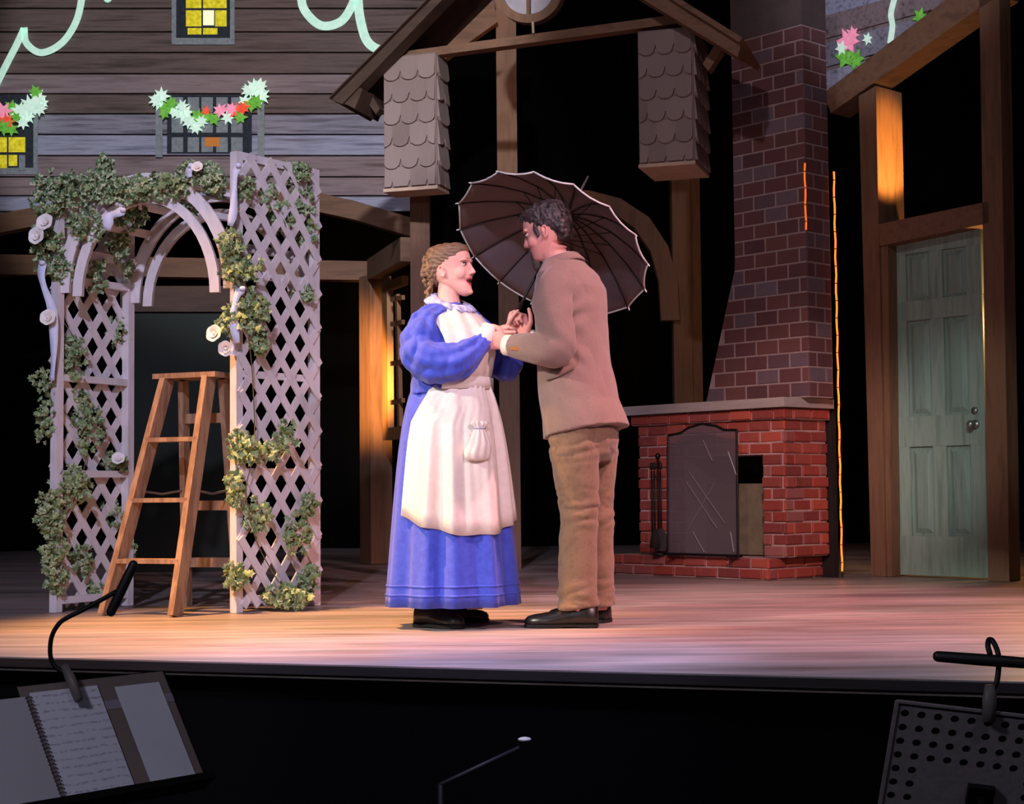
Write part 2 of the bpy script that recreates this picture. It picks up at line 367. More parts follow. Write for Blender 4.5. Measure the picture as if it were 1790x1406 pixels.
for i, (x, y, r, n, k) in enumerate([(282, 168, 15, 8, 'wht'), (278, 180, 12, 7, 'wht'), (292, 188, 13, 6, 'green'), (305, 196, 12, 6, 'wht'), (322, 198, 17, 9, 'wht'), (345, 203, 13, 6, 'green'), (342, 222, 13, 8, 'wht'),
        (362, 205, 11, 5, 'green'), (360, 194, 9, 6, 'red'), (385, 193, 13, 7, 'pink'), (398, 205, 12, 7, 'wht'), (413, 194, 15, 8, 'red'), (428, 178, 13, 7, 'wht'), (438, 183, 13, 6, 'green'), (446, 155, 19, 10, 'wht'), (458, 168, 14, 8, 'wht'), (434, 158, 13, 8, 'wht'),
        (318, 186, 12, 8, 'wht'), (300, 180, 12, 7, 'green'), (330, 212, 13, 8, 'wht'), (352, 212, 11, 8, 'wht'), (374, 208, 12, 6, 'green'), (404, 190, 12, 7, 'pink'), (420, 205, 12, 6, 'green'), (425, 188, 12, 7, 'red'), (448, 178, 13, 6, 'green'), (455, 150, 13, 8, 'wht'), (272, 175, 12, 7, 'wht'), (287, 198, 11, 6, 'green'),
        (20, 188, 14, 6, 'green'), (48, 202, 15, 8, 'wht'), (-5, 205, 16, 7, 'red'), (74, 180, 12, 7, 'wht'), (20, 226, 12, 6, 'green'), (5, 195, 16, 7, 'pink'), (12, 212, 14, 7, 'red'), (5, 222, 14, 6, 'green'), (35, 195, 17, 9, 'wht'), (52, 185, 19, 9, 'wht'), (66, 172, 16, 8, 'wht'), (68, 190, 14, 8, 'wht'), (40, 214, 12, 7, 'wht'), (28, 205, 10, 6, 'green'), (62, 160, 12, 6, 'green')]):
    flower(x, y, r, n, PJ[k], (lambda a, b, i=i: Wp(a, b, -.06-.0012*i)), wall, 'flower', i)

# ------------------------------------------------------------------ porch timbers on the left
porch = thing('porch_frame', G(655, 986), 'brown timber porch frame with arched header under the clapboard wall', 'porch')
# arched header
cp = [(-80, 405), (60, 378), (200, 347), (370, 333), (520, 345), (620, 367), (730, 400)]
top = [Wp(x, y-16, -.14) for x, y in cp]; bot = [Wp(x, y+17, -.14) for x, y in cp]
hb = MB(); hb.loft([[top[i], bot[i], bot[i]+V3(0,.13,0), top[i]+V3(0,.13,0)] for i in range(len(cp))]); hb.build('header_beam', M_TIMBERH, porch)
YC = 13.5
def slabY(pts, Y, th, name, m, parent): return MB().prism([P(x, y, Y) for x, y in pts], (0, th, 0)).build(name, m, parent)
slabY([(-80, 443), (655, 457), (655, 490), (-80, 478)], YC, .16, 'cross_beam', M_TIMBERH, porch)
# corner post, turned so that two faces show
pc = G(658, 986)
A = math.radians(32); px_, py_ = V3(math.cos(A), math.sin(A), 0), V3(-math.sin(A), math.cos(A), 0)
ztop = P(655, 484, pc[1])[2]
MB().box(pc+V3(0, 0, ztop/2+.002), (.2, .2, ztop-.004), (px_, py_, V3(0,0,1))).build('post', M_TIMBER, porch)
# slim portico post on the left of the gable
gl = P(733, 640, 10.95)
struct_posts = []
# beam running from the corner post to the front
a, b = P(652, 472, 13.28), P(712, 436, 11.2)
MB().bar(a, b, .17, .1, (0, 0, 1)).build('side_beam', M_TIMBERH, porch)
# lit window sash in the side wall
SO = P(660, 600, 13.2); SD = unit(V3(*(P(733, 600, 11.0)-SO)[:2], 0))
def S(x, y): return Q(x, y, SO, SD)
M_SASH = mat('sash_wood', ['#93693f', '#a67b4c'], .6, (10, 10, 3), .1)
sash = thing('window_1', SO, 'narrow lit window sash with slim muntins beside the porch post', None); struct(sash)
sn = V3(-SD[1], SD[0], 0)*.05
def Sslab(p, name, k=1.): MB().prism([S(x, y) for x, y in p], sn*k).build(name, M_SASH, sash)
Sslab([(667, 493), (676, 490), (678, 770), (669, 770)], 'stile'); Sslab([(676, 492), (702, 482), (702, 498), (676, 508)], 'rail'); Sslab([(678, 748), (704, 745), (704, 766), (678, 770)], 'rail')
Sslab([(690, 515), (693.5, 514), (698, 745), (694, 746)], 'muntin', .6)
for y in (520, 563, 632, 700): Sslab([(682, y), (702, y-4), (702, y+4), (682, y+8)], 'muntin', .5)

# ------------------------------------------------------------------ dark flat behind the ladder
fl = thing('scenery_flat', G(310, 1000), 'dark green scenery flat with brown top board behind the ladder', 'flat')
slabY([(214, 545), (404, 545), (404, 999), (214, 999)], 12.3, .05, 'panel', mat('dark_green_paint', ['#141d18', '#19241d'], .8, (3, 3, 3), .1), fl)
slabY([(210, 500), (408, 500), (408, 545), (210, 545)], 12.26, .09, 'top_board', M_DARKTIMBER, fl)

# ------------------------------------------------------------------ gable portico (centre)
GO = P(900, 500, 10.35); GD = unit(V3(.94, -.30, 0)); GN = V3(-GD[1], GD[0], 0)
def Gp(x, y, off=0.): return Q(x, y, GO+GN*off, GD)
gable = thing('gable_portico', G(885, 1008), 'brown timber gable roof on posts with a round window and curved braces', 'portico')
def Gslab(p, name, m, off=0., th=.1, parent=None): return MB().prism([Gp(x, y, off) for x, y in p], GN*th).build(name, m, parent or gable)
Gslab([(575, 172), (772, -26), (806, -60), (830, -60), (598, 182)], 'rafter', M_DARKTIMBER, -.30, .14)
Gslab([(584, 160), (800, -56), (806, -60), (575, 172)], 'roof_edge', M_DARKTIMBER, -.34, .7)
Gslab([(600, 180), (628, 152), (634, 156), (620, 190)], 'rafter_end', M_DARKTIMBER, -.28, .4)
Gslab([(628, 158), (640, 150), (664, 190), (657, 200)], 'strut', M_DARKTIMBER, -.1, .08)
Gslab([(1060, -40), (1110, -40), (1296, 72), (1290, 100)], 'rafter', M_TIMBERH, -.30, .14)
Gslab([(1096, -50), (1112, -50), (1298, 66), (1292, 74)], 'roof_edge', M_TIMBERH, -.34, .7)
Gslab([(1228, 112), (1248, 80), (1262, 88), (1238, 124)], 'strut', M_TIMBERH, -.05, .1)
Gslab([(660, 97), (690, 92), (1176, 26), (1190, 40), (690, 106), (660, 112)], 'tie_beam', M_TIMBERH, -.12, .09)
# round window at the apex
cx, cy, ro, ri = 922, -22, 62, 47
ring = MB(); rr = []
for k in range(40):
    t = 2*math.pi*k/40; o_ = Gp(cx+ro*math.cos(t), cy+ro*math.sin(t), -.06); i_ = Gp(cx+ri*math.cos(t), cy+ri*math.sin(t), -.06)
    rr.append([o_, i_, i_+GN*.07, o_+GN*.07])
rr.append(rr[0]); ring.loft(rr, cap=False); rw = ring.build('round_window_frame', M_TIMBER, gable)
MB().prism([Gp(cx+ri*math.cos(2*math.pi*k/32), cy+ri*math.sin(2*math.pi*k/32), -.02) for k in range(32)], GN*.01).build('pane', mat('pale_window_scrim', ['#8d8a92', '#a8a5ac'], .5, (4, 4, 4)), rw)
Gslab([(920, -70), (926, -70), (926, 28), (920, 28)], 'muntin', M_TIMBER, -.05, .03, rw)
Gslab([(929, 38), (933, 38), (934, 58), (930, 58)], 'hook', mat('brass', '#b09a80', .4, metal=.6), -.14, .015)
# posts
def gpost(x0, x1, y0, base, Y, xb0=None, xb1=None, name='post'):
    a = P(x0, y0, Y); b = P(x1, y0, Y); return MB().prism([V3(a[0], Y, .002), V3(b[0], Y, .002), V3(b[0], Y, a[2]), V3(a[0], Y, a[2])], (0, .16, 0)).build(name, M_TIMBER, gable)
gpost(716, 750, 250, 0, 10.95)
gpost(866, 901, -60, 0, 12.2)
gpost(1172, 1204, 200, 0, 12.1)
_p = P(1204, 200, 12.14); _q = P(1221, 200, 12.14)
MB().prism([V3(_p[0], 12.14, .002), V3(_q[0], 12.14, .002), V3(_q[0], 12.14, _p[2]), V3(_p[0], 12.14, _p[2])], (0, .1, 0)).build('post', M_TIMBER, gable)
MB().prism([P(758, 118, 12.1), P(745, 95, 12.1), P(862, -2, 12.1), P(870, 38, 12.1)], (0, .1, 0)).build('diagonal_brace', M_TIMBERH, gable)
# curved brace into the right post
arc = [(960, 330), (1030, 333), (1085, 347), (1135, 380), (1168, 430), (1184, 490), (1188, 560)]
arc_i = [(960, 362), (1030, 362), (1070, 371), (1108, 397), (1138, 440), (1152, 492), (1156, 560)]
cb = MB(); cb.loft([[P(*arc[i], 12.04), P(*arc_i[i], 12.04), P(*arc_i[i], 12.04)+V3(0,.1,0), P(*arc[i], 12.04)+V3(0,.1,0)] for i in range(len(arc))]); cb.build('curved_brace', M_TIMBER, gable)
# hanging boxes faced with fish-scale shingles
M_BOX = mat('shingle_box_paint', ['#6f605d', '#82736e'], .75, (20, 20, 6), .15)
M_SHING = mat('grey_shingle', ['#74655f', '#8b7c76', '#7f706b'], .75, (40, 40, 8), .2, rnd=1)
def shingled_box(x0, x1, xs, y0, y1, off, label):
    O = GO+GN*off
    TL, TR, BL, BR = Q(x0, y0, O, GD), Q(x1, y0-6, O, GD), Q(x0+10, y1, O, GD), Q(x1, y1-6, O, GD)
    z0, z1 = (BL[2]+BR[2])/2, (TL[2]+TR[2])/2
    uL = np.dot(BL-O, GD); uR = np.dot(BR-O, GD); w = uR-uL
    # side depth so that the back edge of the side projects at xs
    best = .3
    for d in np.linspace(.02, 1.4, 300):
        p = O+GD*uR+GN*d; v = V3(p[0], p[1], z0)-EYE
        if W/2+F*np.dot(v, RT)/np.dot(v, _fw) >= xs: best = d; break
    dpt = best
    base = O+GD*(uL+w/2); base = V3(base[0], base[1], z0)
    t = thing('shingled_box', base, label, 'box', 'shingled boxes hanging under the gable')
    c = base+GN*dpt/2+V3(0, 0, (z1-z0)/2)
    MB().box(c, (w, dpt, z1-z0), (GD, GN, V3(0,0,1))).build('body', M_BOX, t)
    MB().box(V3(*(base+GN*dpt/2)[:2], z0-.012), (w+.012, dpt+.012, .022), (GD, GN, V3(0,0,1))).build('base_board', mat('warm_lit_base_board', ['#a89480', '#bca68f'], .7, (8, 8, 8)), t)  # pale warm board colour imitates the warm light on the underside
    def scales(org, ux, nx, width, cols, rows):
        sw = width/cols; sh = (z1-z0)/rows
        for r in range(rows):
            zt = z1-.01-r*sh; offu = 0 if r % 2 == 0 else -sw/2
            for cidx in range(cols+1):
                a = offu+cidx*sw; b = a+sw; a_, b_ = max(a, .008), min(b, width-.008)
                if b_-a_ < .02: continue
                pts = []; n = 9
                for k in range(n+1):
                    u = a_+(b_-a_)*k/n; s = (u-(a+b)/2)/(sw/2)
                    pts.append((u, zt-sh*.62-sh*.46*math.sqrt(max(0, 1-abs(s)**2.6))))
                poly = [(a_, zt)]+pts+[(b_, zt)]
                poly = [(u, max(z, z0+.006)) for u, z in poly]
                q = [V3(*(org+ux*u)[:2], 0)+V3(0,0,z) for u, z in poly]
                m = len(q); mb = MB()
                fr = [q[i]+nx*(.004+.018*min(1, (zt-poly[i][1])/sh)) for i in range(m)]
                mb.add(q+fr, [tuple(range(m)), tuple(range(m, 2*m))]+[(i, (i+1) % m, m+(i+1) % m, m+i) for i in range(m)])
                mb.build('shingle', M_SHING, t)
    lb = base-GD*w/2
    scales(lb-GN*.001, GD, -GN, w, 3, 6)
    if dpt > .05: scales(base+GD*(w/2+.001), GN, GD, dpt, max(1, int(dpt/.12)), 6)
shingled_box(662, 764, 783, 99, 330, -.14, 'shingled hanging box under the gable beside the clapboard wall')
shingled_box(1108, 1214, 1238, 54, 287, -.14, 'shingled hanging box under the gable beside the brick chimney')
# ------------------------------------------------------------------ fireplace and chimney (turned about 48 degrees)
FD = unit(V3(.67, -.742, 0)); FN = V3(-FD[1], FD[0], 0)      # along the front towards the near corner; into the wall
def pxX(p): v = np.array(p)-EYE; return W/2+F*np.dot(v, RT)/np.dot(v, _fw)
def solve(O, d, px, lo=-6, hi=6):
    ts = np.linspace(lo, hi, 2401); xs = [pxX(O+d*t) for t in ts]; i = int(np.argmin([abs(x-px) for x in xs])); return ts[i]
def bricks(parent, O, u, n, u0, u1, z0, z1, bl, bh, joint, m, proud, shift=0, holes=(), left=None, jitter=0., name='brick', endcut=True, rnd=random.Random(3)):
    """running-bond bricks on the face O + u*s + z ; n points out of the face"""
    rows_ = max(1, round((z1-z0)/bh)); h = (z1-z0)/rows_
    for r in range(rows_):
        za, zb = z0+r*h+joint/2, z0+(r+1)*h-joint/2
        s = u0-(bl/2 if (r+shift) % 2 else 0)
        while s < u1-.005:
            a, b = max(s, u0)+joint/2, min(s+bl, u1)-joint/2
            s += bl
            la = lb_ = -9
            if left: la, lb_ = left(za), left(zb)
            segs = [(a, b)]
            for (ha, hb_, hz0, hz1) in holes:
                if zb > hz0+.01 and za < hz1-.01:
                    ns = []
                    for (p, q) in segs:
                        if q <= ha or p >= hb_: ns.append((p, q))
                        else:
                            if p < ha: ns.append((p, min(q, ha)))
                            if q > hb_: ns.append((max(p, hb_), q))
                    segs = ns
            for (p, q) in segs:
                if left: pa, pb = max(p, la), max(p, lb_)
                else: pa = pb = p
                if q-max(pa, pb) < .015: continue
                pr = proud+rnd.uniform(-jitter, jitter)
                def pt(ss, z, d): return O+u*ss+V3(0,0,z)+n*d
                j = lambda: rnd.uniform(-jitter, jitter)*.5
                ch = .004 if jitter == 0 else .006
                MB().add([pt(pa, za, -.002), pt(q, za, -.002), pt(q, zb, -.002), pt(pb, zb, -.002),
                          pt(pa, za+j(), pr-ch), pt(q, za+j(), pr-ch), pt(q, zb+j(), pr-ch), pt(pb, zb+j(), pr-ch),
                          pt(pa+ch, za+ch, pr), pt(q-ch, za+ch, pr), pt(q-ch, zb-ch, pr), pt(pb+ch, zb-ch, pr)],
                         [(0,3,2,1),(0,1,5,4),(1,2,6,5),(2,3,7,6),(3,0,4,7),(4,5,9,8),(5,6,10,9),(6,7,11,10),(7,4,8,11),(8,9,10,11)]).build(name, m, parent)
HC = G(1343, 1016)
hearth = thing('hearth', HC, 'low red brick hearth step in front of the fireplace', 'hearth')
hl = -solve(HC, -FD, 1073, 0, 3); hs = solve(HC, FN, 1452, 0, 2); HH = .145
def block(parent, name, m, O, u0, u1, d0, d1, z0, z1):
    return MB().hexa([O+FD*a+FN*b+V3(0,0,z) for z in (z0, z1) for a, b in ((u0, d0), (u1, d0), (u1, d1), (u0, d1))]).build(name, m, parent)
block(hearth, 'mortar_bed', M_MORTAR, HC, hl+.01, -.01, .01, hs-.01, .002, HH-.004)
bricks(hearth, HC+FN*.01, FD, -FN, hl, .006, .004, HH, .19, .07, .011, M_BRICK, .012, 0, jitter=.004)
bricks(hearth, HC-FD*.01, FN, FD, .002, hs, .004, HH, .19, .07, .011, M_BRICK, .012, 1, jitter=.004)
# fireplace body
FC = G(1375, 976, HH); FC = V3(FC[0], FC[1], 0)
fw_ = -solve(FC+V3(0,0,.6), -FD, 1116, 0, 3); fs = solve(FC+V3(0,0,.6), FN, 1448, 0, 2)
ZM = Q(1375, 712, FC, FD)[2]; ZMT = Q(1375, 694, FC-FN*.05, FD)[2]
fire = thing('brick_fireplace', FC+V3(0, 0, HH), 'red brick fireplace with stone mantel shelf and dark open firebox', 'fireplace')
def fu(px, py): p = Q(px, py, FC, FD); return np.dot(p-FC, FD), p[2]
oL, _ = fu(1196, 900); oR, _ = fu(1334, 900); oT = fu(1330, 795)[1]
hole = (oL, oR, HH, oT)
# mortar core around the opening
for i, (a, b, z0, z1) in enumerate([(fw_+.01, oL, HH+.002, ZM), (oR, -.01, HH+.002, ZM), (oL, oR, oT, ZM)]):
    block(fire, 'mortar_core', M_MORTAR, FC, a, b, .01, fs-.01, z0, z1)
block(fire, 'firebox_back', M_NEARBLACK, FC, oL, oR, fs-.03, fs-.012, HH+.002, oT)
block(fire, 'fireback_panel', M_FIREBACK, FC, oL+.05, oR-.01, fs*.45, fs*.45+.03, HH+.004, HH+(oT-HH)*.72)
bh = (ZM-HH)/13
bricks(fire, FC+FN*.01, FD, -FN, fw_, .006, HH+.003, ZM-bh, .182, bh, .012, M_BRICK, .013, 0, holes=[hole], jitter=.008)
bricks(fire, FC-FD*.01, FN, FD, .002, fs, HH+.003, ZM-bh, .182, bh, .012, M_BRICK, .013, 1, jitter=.008)
# corbelled top course
block(fire, 'mortar_core', M_MORTAR, FC, fw_-.03, .02, -.02, fs, ZM-bh+.001, ZM-.001)
bricks(fire, FC-FN*.02, FD, -FN, fw_-.04, .036, ZM-bh, ZM, .182, bh, .012, M_BRICK, .014, 0, jitter=.004)
bricks(fire, FC+FD*.02, FN, FD, -.028, fs, ZM-bh, ZM, .182, bh, .012, M_BRICK, .014, 1, jitter=.004)
block(fire, 'mantel_shelf', M_MANTEL, FC, fw_-.07, .06, -.07, fs+.0, ZM+.001, ZMT)
# chimney breast
CC = FC+FN*.10
_t = solve(CC+V3(0,0,1.6), FD, 1412, -2, 2); CC = CC+FD*_t
cs = solve(CC+V3(0,0,2.0), FN, 1452, 0, 2)
chim = thing('chimney', CC+V3(0,0,ZMT), 'tall painted brick chimney with one slanted shoulder above the mantel', 'chimney')
def cu(px, py): p = Q(px, py, CC, FD); return np.dot(p-CC, FD), p[2]
uT, zT = cu(1285, 470); uB, zB = cu(1234, 696); ztop_c = cu(1340, -40)[1]
def leftedge(z): return uT if z > zT else uT+(uB-uT)*(zT-z)/(zT-ZMT)
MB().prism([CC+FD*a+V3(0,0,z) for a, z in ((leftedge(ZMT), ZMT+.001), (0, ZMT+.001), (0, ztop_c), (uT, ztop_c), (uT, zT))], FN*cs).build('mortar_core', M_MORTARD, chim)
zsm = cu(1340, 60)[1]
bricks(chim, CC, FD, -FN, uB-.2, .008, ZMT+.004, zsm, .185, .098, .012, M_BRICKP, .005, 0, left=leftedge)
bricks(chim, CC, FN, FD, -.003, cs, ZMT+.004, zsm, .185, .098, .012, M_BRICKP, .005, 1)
MB().prism([CC-FN*.004+FD*a+V3(0,0,z) for a, z in ((uT, zsm+.004), (.004, zsm+.004), (.004, ztop_c), (uT, ztop_c))], FN*(cs+.002)).build('dark_top', mat('dark_render', ['#4a3f3e', '#5a4c4a'], .9, (6, 6, 6), .1), chim)  # plain darker brown-grey block above the brick courses
# amber light rope down the back corner of the chimney, and a short piece on the front corner
M_ROPE = mat('amber_led', '#ff6a22', .4, emit=2.8)
M_ROPED = mat('amber_led_dim', '#f06a22', .4, emit=1.1)
rb = CC+FN*(cs+.03)
def rope(name, O, z0, z1, m, label, r=.006, n=30):
    t = thing(name, V3(O[0], O[1], z0), label, 'light rope')
    pts = [O+V3(.0025*math.sin(i*1.7), 0, z0+(z1-z0)*i/n) for i in range(n+1)]
    MB().tube(pts, r, 6).build('glowing_tube', m, t, True)
    for i in range(1, n, 2): MB().box(pts[i], (r*2.4, r*2.4, .007)).build('clip', mat('clear_clip', '#a5622c', .4), t)
    return t
rope('light_rope', rb+FD*.02, .05, ZMT+1.5, M_ROPE, 'glowing amber rope light running down the back corner of the chimney', n=46)
zr0, zr1 = cu(1412, 402)[1], cu(1412, 285)[1]
rope('light_rope', CC+FD*.012-FN*.012, zr0, zr1, M_ROPED, 'short glowing amber rope light on the front corner of the chimney', n=8)
# dark timber stile behind the fireplace side
MB().prism([FC+FN*(fs+.02)+FD*(-.35)+V3(0,0,.002), FC+FN*(fs+.02)+FD*.02+V3(0,0,.002), FC+FN*(fs+.02)+FD*.02+V3(0,0,ZM), FC+FN*(fs+.02)+FD*(-.35)+V3(0,0,ZM)], FN*.05).build('back_panel', M_NEARBLACK, fire)

# fire screen
scO = FC-FN*.13
def sc(px, py): return Q(px, py, scO, FD)
screen = thing('fire_screen', sc(1229, 972), 'black wire mesh fire screen with arched top before the firebox', 'fire screen')
def mesh_mat():
    m = bpy.data.materials.new('wire_mesh'); m.use_nodes = True; nt = m.node_tree; N = nt.nodes; L = nt.links; b = N['Principled BSDF']
    b.inputs['Base Color'].default_value = lin('#766e76'); b.inputs['Roughness'].default_value = .5; b.inputs['Metallic'].default_value = .3
    tr = N.new('ShaderNodeBsdfTransparent'); mx = N.new('ShaderNodeMixShader'); mx.inputs[0].default_value = .52
    L.new(tr.outputs[0], mx.inputs[1]); L.new(b.outputs[0], mx.inputs[2]); L.new(mx.outputs[0], N['Material Output'].inputs['Surface']); return m
top_p = [(1168, 762), (1190, 757), (1203, 748), (1227, 741), (1252, 745), (1266, 752), (1288, 752)]
zb = HH+.012
outer = [sc(*p) for p in top_p]; bl_, br_ = sc(1168, 960), sc(1290, 960)
bl_[2] = br_[2] = zb; loop = [bl_]+outer+[br_]
MB().prism(loop, FN*.004).build('mesh_panel', mesh_mat(), screen)
fr = MB(); pts = loop+[loop[0]]
for i in range(len(loop)): fr.tube([pts[i], pts[i+1]], .0085, 6)
fr.build('frame', M_IRON, screen)
M_WIRE = mat('pale_wire', '#8a848c', .4, metal=.5)
for (a, b) in (((1205, 825), (1268, 915)), ((1200, 842), (1255, 925)), ((1205, 925), (1250, 845)), ((1230, 770), (1246, 806)), ((1274, 790), (1288, 830)), ((1278, 930), (1284, 965)), ((1212, 930), (1232, 966))):
    MB().tube([sc(*a)-FN*.006, sc(*b)-FN*.006], .004, 5).build('wire', M_WIRE, screen)
for px in (1178, 1282):
    b = sc(px, 960); b[2] = HH+.006
    MB().bar(b-FN*.06, b+FN*.08, .02, .012, FD).build('foot', M_IRON, screen)

# fire tools on a stand
tO = FC-FN*.10
def tp(px, py): return Q(px, py, tO, FD)
tb = tp(1152, 960); tb[2] = HH
tools = thing('fire_tool_stand', tb, 'black iron fire tool stand left of the fire screen', 'fire tools')
z_ = lambda py: tp(1152, py)[2]
MB().tube([tb+V3(0,0,.002), tb+V3(0,0,.014)], .05, 14).build('base', M_IRON, tools)
MB().tube([tb+V3(0,0,.012), V3(*tb[:2], z_(800))], .007, 8).build('pole', M_IRON, tools, True)
kb = tb.copy(); kb[2] = z_(798)
MB().ell(kb, (.018, .018, .024)).build('knob', M_IRON, tools, True)
for s, nm in ((-.042, 'poker'), (.042, 'shovel'), (.012, 'brush')):
    o = tb+FD*s-FN*(.02 if nm != 'brush' else .05); zt = z_(818)
    MB().bar(V3(*tb[:2], zt), V3(*o[:2], zt), .01, .008, (0,0,1)).build('hook_arm', M_IRON, tools)
    p = MB().tube([V3(*o[:2], zt-.02), V3(*o[:2], HH+.17)], .0055, 6).build(nm, M_IRON, tools, True)
    MB().ell(V3(*o[:2], zt+.01), (.012, .012, .028)).build('handle', M_IRON, p, True)
    if nm == 'shovel': MB().loft([[V3(*(o+FD*a*wd_+FN*b*.012)[:2], zz) for a, b in ((-1,-1),(1,-1),(1,1),(-1,1))] for zz, wd_ in ((HH+.18, .012), (HH+.13, .04), (HH+.05, .045), (HH+.03, .035))]).build('blade', mat('worn_steel', '#6d686a', .4, metal=.7), p)
    if nm == 'brush': MB().tube([V3(*o[:2], HH+.18), V3(*o[:2], HH+.12), V3(*o[:2], HH+.05)], [.012, .03, .038], 10).build('bristles', M_NEARBLACK, p, True)
    if nm == 'poker': MB().tube([V3(*o[:2], HH+.17), V3(*o[:2], HH+.06), V3(*(o+FD*.03)[:2], HH+.09)], .005, 6).build('tip', M_IRON, p, True)

# ------------------------------------------------------------------ house front on the right with the green door
RO = G(1522, 1008)
def R(px, py, off=0.): return Q(px, py, RO+FN*off, FD)
front = thing('house_frame', RO, 'brown timber house front frame with sloping eave around the green door', 'house frame')
def Rs(p, name, m, off=0., th=.18, parent=None):
    return MB().prism([R(x, y, off) for x, y in p], FN*th).build(name, m, parent or front)
def gz(p): p[2] = .002; return p
def Rpost(xb0, xb1, xt0, xt1, yt, name, m, off=0., th=.18, parent=None, yt1=None):
    a, b = gz(R(xb0, 1000, off)), gz(R(xb1, 1000, off)); c, d = R(xt1, yt if yt1 is None else yt1, off), R(xt0, yt, off)
    return MB().prism([a, b, c, d], FN*th).build(name, m, parent or front)
Rpost(1523, 1548, 1501, 1531, 168, 'post', M_TIMBER, 0, .30, yt1=150)
Rpost(1727, 1764, 1712, 1746, 0, 'post', M_TIMBER, 0, .13, yt1=-40)
Rs([(1440, 162), (1640, 10), (1720, -52), (1748, -52), (1748, -8), (1700, 22), (1452, 198)], 'sloping_eave', M_TIMBERH, .0, .22)
Rs([(1536, 392), (1728, 352), (1728, 390), (1538, 430)], 'lintel', M_TIMBERH, .0, .26)
Rs([(1424, -60), (1706, -60), (1640, 8), (1452, 152), (1430, 168)], 'wall_panel', PM['m'], .10, .04)
for i, (a, b, c, d) in enumerate([(-40, -96, 40, -16), (28, -26, 72, 12), (76, 16, 122, 62), (126, 66, 176, 118)]):
    # planks of the upper wall, sloping with the perspective
    x1 = [1700, 1672, 1612, 1540][i]
    def yl(y, x): return y-(x-1440)*.27
    pts = [(1440, a), (x1, yl(a, x1)), (x1-20, yl(c-4, x1-20)), (1440, c-4)]
    Rs(pts, 'plank', PM['lmgl'[i]], .085-.002*i, .02)
Rf = lambda x, y, k=.0: R(x, y, .07-k)
def rflower(x, y, r, n, m, seed, k):
    pts = []
    for i in range(2*n):
        rr = r*(1 if i % 2 == 0 else .5); a = math.pi*i/n+seed; pts.append(Rf(x+rr*.8*math.cos(a), y+rr*math.sin(a), k))
    MB().prism(pts, FN*.003).build('flower', m, front)
for i, (x, y, r, n, k) in enumerate([(1482, 72, 26, 6, 'pink'), (1490, 60, 16, 7, 'pink'), (1476, 100, 22, 5, 'green'), (1496, 104, 20, 6, 'green'), (1470, 84, 14, 6, 'wht'), (1608, 30, 18, 6, 'green'), (1516, 68, 12, 6, 'wht')]):
    rflower(x, y, r, n, PJ[k], i, .001*i)  # projected flowers here are glowing decals too
stroke([(1572, -30), (1558, 20), (1560, 45), (1556, 76)], 10, lambda x, y: R(x, y, .066), PJ['wht'], front)
# door casing and door
cas = .06
Rpost(1549, 1559, 1540, 1552, 428, 'casing', M_TIMBER, .02, .10)
door = thing('door_1', gz(R(1644, 1005, .14)), 'pale green six panel door with round knob', None); struct(door)
M_DOOR = mat('pale_green_paint', ['#6a8478', '#869f92', '#738d81'], .6, (16, 16, 1.5), .15)
M_DOORP = mat('pale_green_panel', ['#5f7b72', '#7a968a', '#6a857b'], .6, (22, 22, 1.8), .2)
dO = RO+FN*.12
def Dp(px, py): return Q(px, py, dO, FD)
dl = np.dot(Dp(1566, 800)-dO, FD); dr = np.dot(Dp(1724, 800)-dO, FD); dT = Dp(1640, 405)[2]; dw = dr-dl
def dbox(u0, u1, z0, z1, d0, d1, name, m, parent=door):
    return MB().hexa([dO+FD*a+FN*b+V3(0,0,z) for z in (z0, z1) for a, b in ((u0, d0), (u1, d0), (u1, d1), (u0, d1))]).build(name, m, parent)
dbox(dl, dr, .012, dT, .018, .045, 'door_leaf', M_DOORP)
st = .13*dw/.8; mid = (dl+dr)/2
for a, b in ((dl, dl+st), (dr-st, dr), (mid-.05, mid+.05)): dbox(a, b, .012, dT, 0, .03, 'stile', M_DOOR)
zs = [.012, .26, .86, 1.03, 1.66, 1.78, dT-.12, dT]
for z0, z1 in ((.012, .27), (.86, 1.06), (1.70, 1.83), (dT-.12, dT)): dbox(dl, dr, z0, z1, -.002, .028, 'rail', M_DOOR)
for z0, z1 in ((.27, .86), (1.06, 1.70), (1.83, dT-.12)):
    for a, b in ((dl+st, mid-.05), (mid+.05, dr-st)):
        c0 = [dO+FD*u+V3(0,0,z)+FN*.017 for u, z in ((a+.02, z0+.02), (b-.02, z0+.02), (b-.02, z1-.02), (a+.02, z1-.02))]
        c1 = [dO+FD*u+V3(0,0,z)+FN*.003 for u, z in ((a+.05, z0+.05), (b-.05, z0+.05), (b-.05, z1-.05), (a+.05, z1-.05))]
        MB().add(c0+c1, [(0,1,2,3), (4,5,6,7)]+[(i, (i+1) % 4, 4+(i+1) % 4, 4+i) for i in range(4)]).build('panel', M_DOORP, door)
kc = dO+FD*(dr-.07)+V3(0,0,.99)
M_KNOB = mat('dull_nickel', '#8f9a98', .35, metal=.8)
MB().tube([kc-FN*.001, kc-FN*.012], .03, 16).build('knob_plate', M_KNOB, door, True)
MB().tube([kc-FN*.01, kc-FN*.045], .01, 10).build('knob_neck', M_KNOB, door, True); MB().ell(kc-FN*.06, (.027, .027, .027)).build('knob', M_KNOB, door, True)
MB().tube([kc+V3(0,0,.09)-FN*.001, kc+V3(0,0,.09)-FN*.014], .022, 14).build('deadbolt', M_KNOB, door, True)
